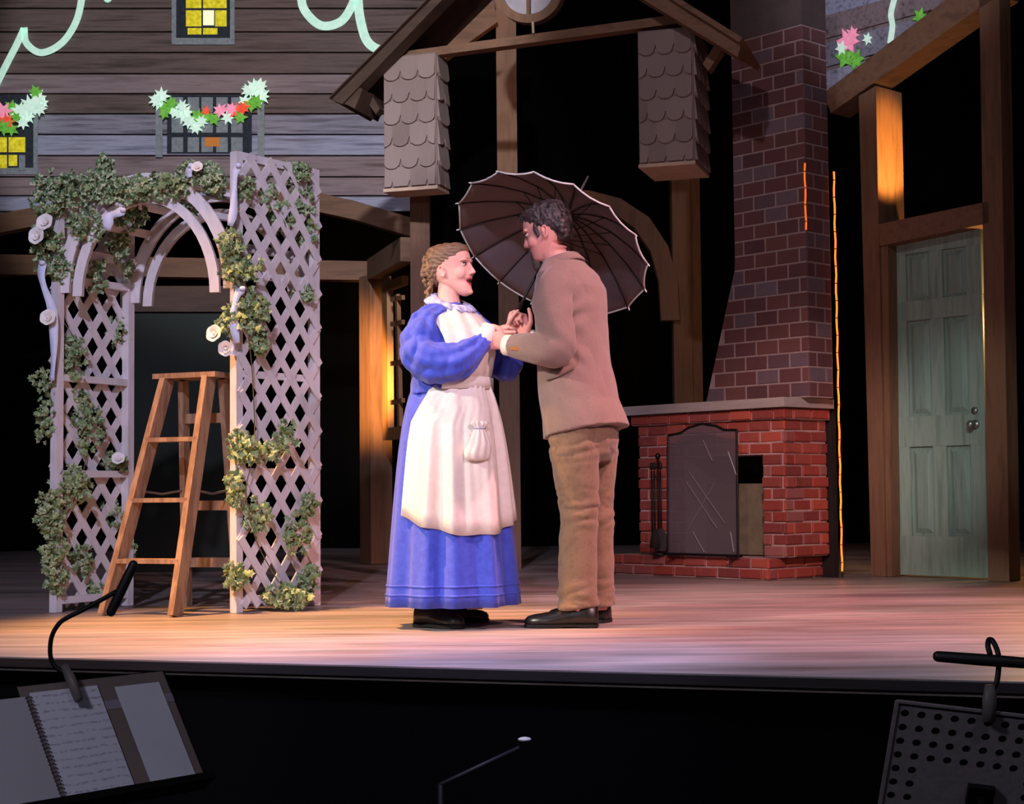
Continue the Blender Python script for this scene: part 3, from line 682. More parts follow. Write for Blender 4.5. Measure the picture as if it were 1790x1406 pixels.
# amber work lamps behind the set
spot('amber_jamb_spot', R(1704, 325, .14), R(1545, 270, .10), 150, (1, .45, .1), 52, .5, .05)
lp2 = R(1800, 560, .5); point('amber_lamp.001', lp2, 40, (1, .5, .15), .08)
lp3 = P(600, 640, 12.4); spot('amber_porch_spot', P(560, 700, 11.6), P(655, 660, 13.3), 900, (1, .48, .14), 46, .9, .06)
# ------------------------------------------------------------------ lattice wedding arch
AFL, ARL, AFR, ARR = V3(-2.31, 8.12, 0), V3(-2.06, 8.58, 0), V3(-1.375, 7.98, 0), V3(-1.045, 8.44, 0)
M_WHITE = mat('white_painted_wood', ['#cac4c6', '#dcd6d8', '#d2cccf'], .6, (12, 12, 4), .08)
arch = thing('lattice_arch', (AFL+ARR)/2, 'white lattice garden arch draped in ivy and white roses', 'garden arch')
def Rb(name, a, b, w, t, side): return MB().bar(a, b, w, t, side).build(name, M_WHITE, arch)
ZT = 2.31
def panel(A, B, ht, inner):
    d = unit(B-A); L_ = np.linalg.norm(B-A); n = np.cross(d, V3(0,0,1))
    for p in (A, B): MB().box(p+V3(0,0,ht/2), (.045, .045, ht-.004), (d, n, V3(0,0,1))).build('post', M_WHITE, arch)
    for z in (.06, .70, 1.19, 1.70): Rb('rung', A+V3(0,0,z)+n*.0, B+V3(0,0,z), .035, .04, (0,0,1))
    Rb('top_rail', A+V3(0,0,ht-.02), B+V3(0,0,ht-.02), .04, .04, (0,0,1))
    sgn = inner
    w, sp = .042, .142
    for layer, sl in (((0, 1), (1, -1)) if inner > 0 else ((0, -1), (1, 1))):
        off = n*sgn*(.026+.009*layer)
        k = -int(ht/sp)-2
        while k < int((L_+ht)/sp)+3:
            # line u = k*sp + sl*(z/1.25)
            c = k*sp; k += 1; pts = []
            for z in np.linspace(.03, ht-.01, 220):
                u = c+sl*z/1.28
                if -.01 <= u <= L_+.01: pts.append((u, z))
            if len(pts) < 4: continue
            (ua, za), (ub, zb2) = pts[0], pts[-1]
            MB().bar(A+d*ua+V3(0,0,za)+off, A+d*ub+V3(0,0,zb2)+off, w, .008, np.cross(unit(d*(ub-ua)+V3(0,0,zb2-za)), n)).build('slat', M_WHITE, arch)
    return d, n
panel(AFL, ARL, 2.18, -1)      # seen from inside
panel(AFR, ARR, ZT, 1)         # seen from outside
# arched boards front and rear
def arc_board(A, B, z0, rise, w, t, name, t0=0., t1=math.pi, inset=0.):
    c = (A+B)/2; hx = (B-A)/2; hl = np.linalg.norm(hx); hx = hx/hl; n = np.cross(hx, V3(0,0,1)); rings = []
    for k in range(25):
        a = math.pi-(t0+(t1-t0)*k/24); ro_, rz = hl-inset, rise-inset
        o = c+hx*ro_*math.cos(a)+V3(0,0,z0+rz*math.sin(a)); i = c+hx*(ro_-w)*math.cos(a)+V3(0,0,z0+(rz-w)*math.sin(a))
        rings.append([o-n*t/2, i-n*t/2, i+n*t/2, o+n*t/2])
    return MB().loft(rings).build(name, M_WHITE, arch)
for A, B in ((AFL, AFR), (ARL, ARR)):
    arc_board(A, B, 1.62, .60, .065, .022, 'arch_board')
    arc_board(A, B, 1.60, .60, .05, .03, 'arch_trim', inset=.085)
for t in np.linspace(.12, .88, 9):
    a = math.pi*(1-t); pa = (AFL+AFR)/2+(AFR-AFL)/2*math.cos(a)*.99+V3(0,0,1.62+.59*math.sin(a)); pb = (ARL+ARR)/2+(ARR-ARL)/2*math.cos(a)*.99+V3(0,0,1.62+.59*math.sin(a))
    MB().bar(pa, pb, .045, .012, (AFR-AFL)*(-math.sin(a))+V3(0,0,math.cos(a))).build('top_lath', M_WHITE, arch)

# ------------------------------------------------------------------ ivy garlands: leaves are parts, the smallest filler is stuff
def leaf_mesh(name, seed):
    rnd = random.Random(seed); out = [(0, .1), (.28, -.02), (.52, .12), (.38, .36), (.56, .60), (.26, .64), (0, 1.0)]
    pts = out+[(-x, y) for x, y in out[-2:0:-1]]
    vs = [V3(0, .42, .05)]+[V3(x*rnd.uniform(.9, 1.1), y, -.16*abs(x)-.12*(y-.4)**2) for x, y in pts]
    n = len(pts); th = V3(0, 0, -.015)
    inner = [vs[0]*.45+v*.55+V3(0,0,.02) for v in vs[1:]]
    V = [vs[0]]+inner+vs[1:]
    fs = [(0, 1+i, 1+(i+1) % n) for i in range(n)]+[(1+i, 1+n+i, 1+n+(i+1) % n, 1+(i+1) % n) for i in range(n)]
    b = MB(); b.add(V, fs); me = bpy.data.meshes.new(name); me.from_pydata(b.v, [], b.f)
    me.materials.append(M_IVY); me.materials.append(M_IVYE)
    for k, p in enumerate(me.polygons): p.material_index = 0 if k < n or rnd.random() < .45 else 1
    me.polygons.foreach_set('use_smooth', [True]*len(me.polygons)); me.update(); return me
M_IVY = mat('ivy_green', ['#46613f', '#57754b', '#668257', '#7f985c'], .55, (30, 30, 30), rnd=1)
M_IVYE = mat('ivy_cream_edge', ['#9aa57a', '#b9bf9a', '#7d9160'], .6, (30, 30, 30), rnd=1)
M_STEM = mat('ivy_stem', '#5d5a3a', .7)
LEAVES = [leaf_mesh('ivy_leaf_a', 1), leaf_mesh('ivy_leaf_b', 2), leaf_mesh('ivy_leaf_c', 3)]
def garland(label, stem_pts, clusters, n_leaf, n_fill, seed):
    """clusters: (world point, (rx, ry, rz), weight)"""
    rnd = random.Random(seed)
    t = thing('ivy_garland', stem_pts[0], label, 'ivy', 'ivy garlands on the arch')
    MB().tube(curve(stem_pts, [.003]*len(stem_pts), 6)[0], .003, 5).build('stem', M_STEM, t, True)
    tot = sum(c[2] for c in clusters); fill = MB()
    base = [np.array(v.co) for v in LEAVES[0].vertices]; bf = [tuple(p.vertices) for p in LEAVES[0].polygons]
    def spotp():
        x = rnd.uniform(0, tot)
        for c in clusters:
            x -= c[2]
            if x <= 0: break
        while True:
            q = V3(rnd.uniform(-1, 1), rnd.uniform(-1, 1), rnd.uniform(-1, 1))
            if np.dot(q, q) <= 1: break
        return c[0]+q*np.array(c[1]), q
    def orient():
        e = Matrix.Rotation(rnd.uniform(-.9, .9), 3, 'Y') @ Matrix.Rotation(math.radians(90)+rnd.gauss(0, .55), 3, 'X') @ Matrix.Rotation(rnd.uniform(1.2, 5.1), 3, 'Z')
        return (Matrix.Rotation(rnd.gauss(.15, .6), 3, 'Z') @ e)
    for i in range(n_leaf):
        p, q = spotp(); p = p-V3(0, abs(q[1])*.015, 0)
        inst('leaf', LEAVES[i % 3], t, p, orient().to_euler(), rnd.uniform(.028, .048))
    for i in range(n_fill):
        p, q = spotp(); e = np.array(orient()); s = rnd.uniform(.022, .04)
        fill.add([p+e@(b*s) for b in base], bf)
    f = fill.build('small_leaves', M_IVY, t, True); f['kind'] = 'stuff'; f.data.materials.append(M_IVYE)
    for k, pl in enumerate(f.data.polygons): pl.material_index = 1 if (k*7919 % 10) < 4 else 0
    return t
def A_(px, py, Y): return P(px, py, Y)
YF = 8.05
def cl(px, py, Y, rx, rz, w, ry=.06): return (P(px, py, Y), (rx, ry, rz), w)
garland('ivy garland winding up the left post of the arch', [A_(100, 1050, 8.1), A_(95, 950, 8.08), A_(135, 860, 8.25), A_(150, 770, 8.3), A_(95, 690, 8.1), A_(135, 610, 8.2), A_(80, 520, 8.1)],
        [cl(95, 985, 8.07, .07, .16, 9), cl(90, 900, 8.05, .07, .13, 8), cl(125, 850, 8.15, .10, .10, 7), cl(200, 808, 8.5, .07, .06, 4), cl(150, 745, 8.3, .10, .13, 7), cl(80, 720, 8.1, .05, .16, 5), cl(125, 625, 8.2, .08, .12, 7), cl(75, 660, 8.1, .05, .06, 2), cl(195, 900, 8.55, .06, .1, 3), cl(140, 690, 8.3, .05, .05, 2), cl(225, 950, 8.6, .04, .12, 4), cl(140, 980, 8.3, .06, .1, 4), cl(205, 580, 8.55, .05, .1, 3), cl(160, 1030, 8.4, .05, .05, 2)], 290, 800, 1)
garland('dense ivy garland swagged over the top of the arch', [A_(80, 470, 8.05), A_(90, 380, 8.03), A_(130, 330, 8.02), A_(200, 310, 8.0), A_(290, 318, 8.0), A_(360, 300, 8.0), A_(400, 310, 7.98)],
        [cl(85, 340, 8.05, .09, .13, 10), cl(80, 430, 8.05, .08, .14, 8), cl(130, 330, 8.02, .10, .09, 9), cl(180, 320, 8.0, .10, .10, 10), cl(185, 290, 8.02, .04, .06, 3), cl(150, 390, 8.05, .10, .10, 6), cl(235, 330, 7.99, .12, .07, 9), cl(225, 370, 8.2, .09, .10, 6), cl(290, 325, 7.98, .13, .07, 9), cl(345, 300, 7.98, .11, .06, 8), cl(375, 320, 7.95, .06, .08, 6), cl(210, 420, 8.4, .06, .12, 5), cl(225, 470, 8.45, .03, .04, 2), cl(330, 360, 8.1, .05, .05, 2), cl(110, 470, 8.1, .06, .07, 4), cl(170, 480, 8.3, .06, .09, 3)], 300, 1200, 2)
garland('ivy garland trailing down the right lattice panel of the arch', [A_(405, 400, 7.9), A_(425, 470, 7.88), A_(430, 560, 7.9), A_(440, 640, 7.95), A_(445, 780, 7.95), A_(430, 860, 7.9), A_(450, 950, 7.95), A_(500, 1040, 8.05)],
        [cl(402, 425, 7.9, .07, .08, 7), cl(420, 470, 7.9, .10, .08, 8), cl(440, 540, 7.92, .09, .11, 9), cl(405, 560, 7.9, .07, .08, 5), cl(455, 600, 7.97, .05, .07, 3), cl(425, 780, 7.92, .09, .09, 8), cl(470, 790, 8.0, .07, .07, 4), cl(412, 850, 7.9, .05, .10, 6), cl(450, 900, 7.97, .07, .10, 6), cl(500, 760, 8.1, .05, .09, 4), cl(520, 930, 8.15, .06, .13, 7), cl(412, 1005, 7.9, .06, .06, 6), cl(500, 1040, 8.05, .13, .06, 10), cl(540, 1010, 8.25, .06, .08, 5), cl(540, 880, 8.3, .03, .07, 3)], 300, 900, 3)
garland('ivy garland hanging along the rear edge of the right lattice panel', [A_(495, 290, 8.2), A_(525, 330, 8.35), A_(535, 400, 8.4), A_(540, 520, 8.4)],
        [cl(520, 300, 8.3, .06, .06, 4), cl(525, 350, 8.35, .07, .09, 6), cl(535, 400, 8.4, .05, .12, 5), cl(490, 380, 8.25, .08, .08, 4), cl(530, 515, 8.35, .06, .05, 3), cl(430, 330, 7.95, .05, .05, 2), cl(470, 340, 8.15, .05, .08, 3)], 150, 400, 4)

# ------------------------------------------------------------------ white roses
M_ROSE = mat('white_rose_petal', ['#efe6dc', '#f7f1ea'], .6, (20, 20, 20), sub=.1)
def petal_mesh():
    b = MB(); rings = []
    for j in range(6):
        v = j/5; row = []
        for i in range(7):
            u = -1+2*i/6; wd_ = math.sin(math.pi*(.12+.62*v))
            row.append(V3(u*.62*wd_, .18+.42*v**1.3-.28*u*u*wd_+(.14*max(0, v-.75)/.25), .95*v-.10*u*u))
        rings.append(row)
    back_ = [[p+V3(0, .03, 0) for p in r] for r in rings]
    b.loft(rings, cap=False, closed=False); b.loft(back_, cap=False, closed=False)
    return b.mesh('rose_petal', smooth=True)
PETAL = petal_mesh(); PETAL.materials.append(M_ROSE)
def rose(loc, face, size, label, seed):
    rnd = random.Random(seed); t = thing('white_rose', loc, label, 'rose', 'white roses on the arch')
    z = unit(face); x = unit(np.cross((0, 0, 1), z)); y = np.cross(z, x); Mx = Matrix(np.array([x, y, z]).T.tolist())
    t.rotation_euler = Mx.to_euler()
    k = 0
    for n, sc_, tilt in ((3, .34, -.25), (5, .62, .12), (6, .92, .5)):
        for i in range(n):
            o = bpy.data.objects.new('petal', PETAL); COL.objects.link(o); o.parent = t
            a = 2*math.pi*(i+.5*(k % 2))/n+rnd.uniform(-.15, .15)
            o.rotation_euler = (Matrix.Rotation(a, 3, 'Z') @ Matrix.Rotation(-tilt, 3, 'X')).to_euler(); s = size*sc_; o.scale = (s*1.15, s, s*.9)
        k += 1
    b = bpy.data.objects.new('bud', MB().ell((0, 0, size*.22), (size*.2, size*.2, size*.3)).mesh('bud', smooth=True)); COL.objects.link(b); b.data.materials.append(M_ROSE); b.parent = t
for i, (px, py, Y, r, f, lab) in enumerate([
        (80, 390, 7.95, .046, (-.2, -1, .3), 'white rose at the top left of the arch, upper one of a pair'), (66, 413, 7.95, .046, (-.3, -1, .1), 'white rose at the top left of the arch, lower one of a pair'),
        (85, 556, 8.0, .042, (-.1, -1, .2), 'white rose on the left post of the arch below the curve'), (376, 584, 7.85, .044, (-.4, -1, .2), 'cream white rose on the right post of the arch, upper one'),
        (395, 609, 7.85, .040, (.1, -1, -.2), 'pink tinged white rose on the right post of the arch, lower one'), (207, 803, 8.42, .036, (.1, -1, .5), 'small white rose beside the stepladder on the left lattice panel'),
        (345, 293, 7.9, .03, (0, -1, .4), 'small white rose in the ivy at the top right of the arch')]):
    rose(P(px, py, Y), f, r, lab, i)
# pale tulle ribbons tied on the arch
M_TULLE = mat('pale_blue_tulle', ['#c3cdea', '#dde3f4'], .8, (10, 10, 10))
def ribbon(name, pts, w, label):
    q = [np.array(p, float) for p in curve(pts, [1]*len(pts), 3)[0]]; t = thing(name, q[0], label, 'ribbon', 'tulle ribbons on the arch')
    rings = []
    for i, p in enumerate(q):
        d = unit(q[min(i+1, len(q)-1)]-q[max(i-1, 0)]); s = unit(np.cross(d, (0, 1, 0)))*w/2*(1.15+.3*math.sin(i*.8))
        nn = V3(0, .002, 0); wv = V3(0, .012*math.sin(i*.6), 0)
        rings.append([p-s+wv-nn, p+s-wv-nn, p+s-wv+nn, p-s+wv+nn])
    MB().loft(rings).build('band', M_TULLE, t, True)
    MB().ell(q[0]-V3(0, .012, 0), (.016, .012, .012)).build('knot', M_TULLE, t, True)
    return t
ribbon('tulle_ribbon', [A_(216, 368, 7.93), A_(206, 372, 7.93), A_(196, 376, 7.94), A_(190, 384, 7.95), A_(187, 402, 7.96)], .035, 'pale blue tulle ribbon hanging under the top of the arch')
ribbon('tulle_ribbon', [A_(418, 290, 7.86), A_(410, 305, 7.87), A_(410, 335, 7.87), A_(408, 370, 7.87), A_(402, 395, 7.88)], .028, 'pale blue tulle ribbon on the top front corner of the right lattice panel')
ribbon('tulle_ribbon', [A_(425, 505, 7.86), A_(415, 515, 7.87), A_(410, 535, 7.87), A_(408, 560, 7.87), A_(414, 600, 7.88)], .03, 'pale blue tulle ribbon at the middle of the right lattice panel')
ribbon('tulle_ribbon', [A_(75, 460, 8.0), A_(72, 480, 8.0), A_(78, 505, 8.0), A_(92, 545, 8.02), A_(94, 620, 8.03), A_(90, 665, 8.03)], .032, 'white tulle ribbon trailing down the left post of the arch')
ribbon('tulle_ribbon', [A_(335, 290, 7.93), A_(330, 300, 7.93), A_(332, 310, 7.93)], .03, 'small white tulle bow in the ivy at the arch top')

# ------------------------------------------------------------------ wooden stepladder
M_LAD = mat('worn_ladder_wood', ['#8f7058', '#a98a6e', '#846650', '#9c7e64'], .65, (20, 20, 3), .15)
LF, RF = G(184, 1076), G(306, 1079)
fz = P(275, 664, 8.14)[2]
lad = thing('stepladder', (LF+RF)/2, 'worn wooden stepladder standing between the arch posts', 'ladder')
tl, tr = P(292, 668, 8.12), P(365, 664, 8.02); tl[2] = tr[2] = fz
wv = unit(V3(*(RF-LF)[:2], 0)); dv = V3(-wv[1], wv[0], 0)
MB().bar(LF+V3(0,0,.002), tl, .032, .085, wv).build('front_rail', M_LAD, lad)
MB().bar(RF+V3(0,0,.002), tr, .032, .085, wv).build('front_rail', M_LAD, lad)
rl, rr_ = G(328, 1068), G(440, 1064)
tl2, tr2 = tl+dv*.10+wv*.03, tr+dv*.10+wv*.02
RL, RRr = V3(*P(327, 1060, 8.5)[:2], 0.002), V3(*P(418, 1060, 8.42)[:2], .002)
MB().bar(RL, tl2, .03, .055, wv).build('rear_rail', M_LAD, lad); MB().bar(RRr, tr2, .03, .055, wv).build('rear_rail', M_LAD, lad)
for py in (980, 875, 769):
    z = P(250, py, 7.98)[2]; s = z/fz
    a, b = LF+(tl-LF)*s, RF+(tr-RF)*s; a[2] = b[2] = z
    MB().bar(a+dv*.005, b+dv*.005, .10, .022, dv).build('tread', M_LAD, lad)
for py in (985, 884, 733):
    z = P(360, py, 8.3)[2]; s = z/fz
    a, b = RL+(tl2-RL)*s, RRr+(tr2-RRr)*s; a[2] = b[2] = z
    MB().bar(a, b, .05, .02, (0,0,1)).build('rear_rung', M_LAD, lad)
cT = (tl+tr)/2+dv*.06+V3(0,0,.014)
MB().box(cT, (np.linalg.norm(tr-tl)+.12, .20, .026), (wv, dv, V3(0,0,1))).build('top_cap', M_LAD, lad)
M_STEELB = mat('grey_steel', '#8e8686', .4, metal=.7)
for A0, A1, B0, B1 in ((LF, tl, RL, tl2), (RF, tr, RRr, tr2)):
    s = .52; a, b = A0+(A1-A0)*s, B0+(B1-B0)*s; m_ = (a+b)/2-V3(0,0,.02)
    MB().tube([a, m_, b], .006, 6).build('spreader', M_STEELB, lad)
a = LF+(RF-LF)*.86+(tl-LF)*.20; MB().bar(a+V3(0,0,.02), RF+(tr-RF)*.15+V3(0,0,-.0), .018, .008, (0,0,1)).build('tread_brace', M_STEELB, lad)

# ------------------------------------------------------------------ music stands in the pit
M_STAND = mat('black_stand_metal', '#0d0d0f', .5, metal=.3)
mu = unit(V3(-.43, .38, .82)); mr = unit(V3(.66, .75, 0)); mn = np.cross(mr, mu)   # mn points to the reader
mo = P(112, 1396, 4.2)
def mp_(a, b, o=0.): return mo+mr*a+mu*b+mn*o
sgn = 1 if mn[1] < 0 else -1
mn = mn*sgn
stand = thing('music_stand', V3(*(mo+V3(0, .12, 0))[:2], -1.15), 'black music stand in the pit holding an open score', 'music stand')
def msheet(a0, b0, a1, b1, o, th, name, m, parent=None): return MB().prism([mp_(a0, b0, o), mp_(a1, b0, o), mp_(a1, b1, o), mp_(a0, b1, o)], mn*th).build(name, m, parent or stand)
msheet(-.36, -.02, .46, .34, -.012, .006, 'desk', M_STAND)
MB().hexa([mp_(a, b, o) for o in (-.012, .06) for a, b in ((-.36, -.04), (.44, -.04), (.44, -.02), (-.36, -.02))]).build('lip', M_STAND, stand)
pb = mp_(.08, .12, -.02)
MB().tube([pb, pb+V3(0, .06, -.1), V3(pb[0], pb[1]+.06, -1.12)], .014, 10).build('pole', M_STAND, stand, True)
for k in range(3):
    a = 2*math.pi*k/3+.4; c = V3(pb[0], pb[1]+.06, -1.0); e = V3(pb[0]+.3*math.cos(a), pb[1]+.06+.3*math.sin(a), -1.138)
    MB().tube([c, e], .011, 8).build('leg', M_STAND, stand, True)
def page_mat(n, c):
    m = bpy.data.materials.new(n); m.use_nodes = True; nt = m.node_tree; N = nt.nodes; L = nt.links; b = N['Principled BSDF']; b.inputs['Roughness'].default_value = .8
    tc = N.new('ShaderNodeTexCoord'); nz = N.new('ShaderNodeTexNoise'); nz.inputs['Scale'].default_value = 90; nz.inputs['Detail'].default_value = 4
    wv_ = N.new('ShaderNodeTexWave'); wv_.bands_direction = 'Z'; wv_.inputs['Scale'].default_value = 16; wv_.inputs['Distortion'].default_value = 1.5; wv_.inputs['Detail'].default_value = 2
    L.new(tc.outputs['Object'], nz.inputs['Vector']); L.new(tc.outputs['Object'], wv_.inputs['Vector'])
    mu_ = N.new('ShaderNodeMath'); mu_.operation = 'MULTIPLY'; L.new(nz.outputs['Fac'], mu_.inputs[0]); L.new(wv_.outputs['Fac'], mu_.inputs[1])
    cr = N.new('ShaderNodeValToRGB'); cr.color_ramp.elements[0].position = .40; cr.color_ramp.elements[0].color = lin(c); cr.color_ramp.elements[1].position = .56; cr.color_ramp.elements[1].color = lin('#aaa7ba')
    L.new(mu_.outputs[0], cr.inputs['Fac']); L.new(cr.outputs[0], b.inputs['Base Color']); return m
M_PAGE = page_mat('score_page', '#cfcfe0'); M_PAPER = mat('plain_paper', ['#c6c6d6', '#cfcfdd'], .8, (5, 5, 5)); M_FOLD = mat('manila_folder', ['#6f6160', '#7c6d6a'], .8, (8, 8, 8)); M_TAPE = mat('grey_tape', '#8a8090', .6)
fold = thing('folder', mp_(.1, 0), 'brown card folder lying open on the music stand', 'folder')
msheet(-.02, -.015, .45, .335, -.004, .003, 'cover', M_FOLD, fold); msheet(.20, .235, .45, .262, -.0005, .001, 'tape_band', M_TAPE, fold)
score = thing('spiral_score', mp_(0, 0), 'spiral bound music score open on the music stand', 'score')
msheet(.005, -.01, .215, .31, .002, .004, 'page', M_PAGE, score); msheet(-.25, -.03, -.012, .30, .002, .004, 'page', page_mat('score_page_left', '#a9a7ae'), score)
for i in range(26):
    c = mp_(-.004, .0+i*.0118, .004)
    MB().tube([c+mr*.011*math.cos(a)+mn*.008*math.sin(a) for a in np.linspace(0, math.pi, 6)], .0016, 4).build('coil', mat('coil_wire', '#4a4450', .5), score)
sheet = thing('paper_sheet', mp_(.30, 0), 'plain white sheet of paper on the brown folder', 'paper')
msheet(.27, -.012, .42, .30, .002, .0015, 'sheet', M_PAPER, sheet)
def clip_lamp(label, clip, goose, head_a, head_b, w):
    t = thing('clip_lamp', clip[0], label, 'clip lamp', 'clip lamps on the music stands')
    MB().tube(clip, [.012, .017, .015], 8, ratio=.7).build('clip', mat('grey_clip', ['#5f5a58', '#6e6866'], .5), t, True)
    MB().tube(curve(goose, [1]*len(goose), 5)[0], .0065, 8).build('gooseneck', M_STAND, t, True)
    MB().tube([head_a, head_a*.5+head_b*.5, head_b], [w, w*1.1, w], 8, round_caps=True, ratio=.8).build('lamp_head', mat('black_plastic', '#17171a', .5), t, True)
YL = 4.42
clip_lamp('black gooseneck clip lamp on the stand with the open score', [P(112, 1165, YL), P(122, 1185, YL-.02), P(138, 1224, YL-.05)],
          [P(115, 1178, YL), P(96, 1165, YL), P(88, 1145, YL), P(90, 1115, YL), P(102, 1092, YL), P(118, 1080, YL), P(150, 1064, YL), P(204, 1034, YL)], P(194, 1070, YL), P(233, 988, YL), .013)
# perforated stand on the right
YR = 3.7
st2 = thing('perforated_stand', V3(*P(1690, 1400, YR+.05)[:2], -1.15), 'perforated metal music stand at the edge of the pit', 'music stand')
o2 = P(1568, 1226, YR); rx = unit(P(1790, 1252, YR-.03)-o2); dy_ = unit(P(1538, 1406, YR+.12)-o2); nn2 = unit(np.cross(rx, dy_)); nn2 = nn2 if nn2[1] > 0 else -nn2
M_PERF = mat('dull_grey_metal', ['#8a8288', '#9c9298'], .55, (60, 60, 60), .1, metal=.2)
pf = MB(); pit = .0375; rh = .0098
for r in range(8):
    for c in range(13):
        cx_ = .022+pit*c; cy_ = .030+pit*r
        sq = []; ci = []
        for k in range(16):
            a = 2*math.pi*k/16; ca, sa = math.cos(a), math.sin(a); m_ = max(abs(ca), abs(sa)); sq.append((cx_+ca/m_*pit/2, cy_+sa/m_*pit/2)); ci.append((cx_+rh*ca, cy_+rh*sa))
        hole_ = not (r >= 4 and 2 <= c <= 7)
        for dd in (0, .003):
            if hole_: pf.add([o2+rx*a+dy_*b+nn2*dd for a, b in sq+ci], [(k, (k+1) % 16, 16+(k+1) % 16, 16+k) for k in range(16)])
            else: pf.add([o2+rx*a+dy_*b+nn2*dd for a, b in sq], [tuple(range(16))])
pf.build('desk', M_PERF, st2)
MB().bar(o2, o2+dy_*.33, .008, .008, rx).build('edge', M_PERF, st2); MB().bar(o2, o2+rx*.5, .006, .006, dy_).build('edge', M_PERF, st2)
c2 = o2+rx*.22+dy_*.22-nn2*.02
MB().tube([c2, c2+V3(0, -.03, -.08), V3(c2[0], c2[1]-.03, -1.12)], .013, 10).build('pole', M_STAND, st2, True)
MB().box(c2+nn2*.012, (.06, .02, .05), (rx, nn2, dy_)).build('bracket', M_STAND, st2)
for k in range(3):
    a = 2*math.pi*k/3+.9; b0 = V3(c2[0], c2[1]-.03, -1.0); MB().tube([b0, b0+V3(.3*math.cos(a), .3*math.sin(a), -.138)], .011, 8).build('leg', M_STAND, st2, True)
YQ = YR-.03
clip_lamp('black bar clip lamp on the perforated stand', [P(1731, 1197, YQ), P(1730, 1225, YQ), P(1728, 1262, YQ)],
          [P(1736, 1205, YQ), P(1743, 1190, YQ), P(1746, 1160, YQ+.01), P(1744, 1140, YQ+.02), P(1736, 1122, YQ+.03), P(1729, 1119, YQ+.04), P(1727, 1130, YQ+.04), P(1731, 1145, YQ+.03)], P(1640, 1148, YQ+.03), P(1800, 1160, YQ-.03), .0125)
# slim pole with a pale cap far down in the pit
po = thing('boom_pole', V3(*P(760, 1375, 4.6)[:2], -1.15), 'slim dark boom stand with a pale cap in the pit', 'stand')
q0, q1 = P(770, 1372, 4.7), P(908, 1308, 4.8)
MB().tube([q0, q1], .007, 8).build('boom', mat('grey_tube', '#3a383c', .5, metal=.4), po, True)
MB().tube([V3(*q0[:2], -1.145), q0], .011, 8).build('pole', M_STAND, po, True)
MB().tube([V3(*q0[:2], -1.148), V3(*q0[:2], -1.125)], .12, 20).build('base', M_STAND, po, True)
MB().ell(P(917, 1293, 4.8), (.02, .02, .007)).build('cap', mat('pale_cap', '#efece2', .5), po, True)
# ================================================================== THE TWO SINGERS
class Frame:
    def __init__(s, O, heading, pitch=0., roll=0.):
        s.O = np.array(O, float); h = math.radians(heading); p = math.radians(pitch); r = math.radians(roll)
        f = V3(math.cos(h), math.sin(h), 0); l = V3(-math.sin(h), math.cos(h), 0); u = V3(0, 0, 1)
        s.f = f*math.cos(p)+u*math.sin(p); u2 = u*math.cos(p)-f*math.sin(p)
        s.l = l*math.cos(r)+u2*math.sin(r); s.u = u2*math.cos(r)-l*math.sin(r)
    def __call__(s, x, y, z): return s.O+s.f*x+s.l*y+s.u*z
    @property
    def ax(s): return (s.f, s.l, s.u)
# skull slices: z, front, back, half width (metres, origin between the ears)
HEAD = [(.128,.030,-.030,.030),(.122,.058,-.062,.048),(.108,.082,-.084,.064),(.085,.097,-.096,.0735),(.058,.1025,-.101,.077),(.036,.0985,-.100,.0755),
        (.015,.0965,-.096,.072),(-.008,.0985,-.088,.069),(-.026,.0985,-.076,.066),(-.044,.0985,-.055,.062),(-.060,.0965,-.025,.0565),(-.078,.098,.005,.046),(-.094,.091,.032,.033),(-.103,.078,.048,.020)]
HEAD_OPEN = HEAD[:9]+[(-.036,.101,-.064,.064),(-.043,.090,-.055,.0625),(-.056,.086,-.036,.059),(-.064,.093,-.022,.0555),(-.078,.094,-.002,.049),(-.094,.097,.020,.040),(-.108,.088,.040,.028),(-.116,.074,.052,.016)]
def slice_ring(fr, z, xf, xb, w, n=28, narrow=.14, k=1.0):
    c, a = (xf+xb)/2, (xf-xb)/2
    out = []
    for i in range(n):
        t = 2*math.pi*i/n; ct, stt = math.cos(t), math.sin(t)
        out.append(fr((c+a*math.copysign(abs(ct)**.88, ct))*k, w*math.copysign(abs(stt)**.9, stt)*(1-narrow*ct)*k, z*k))
    return out
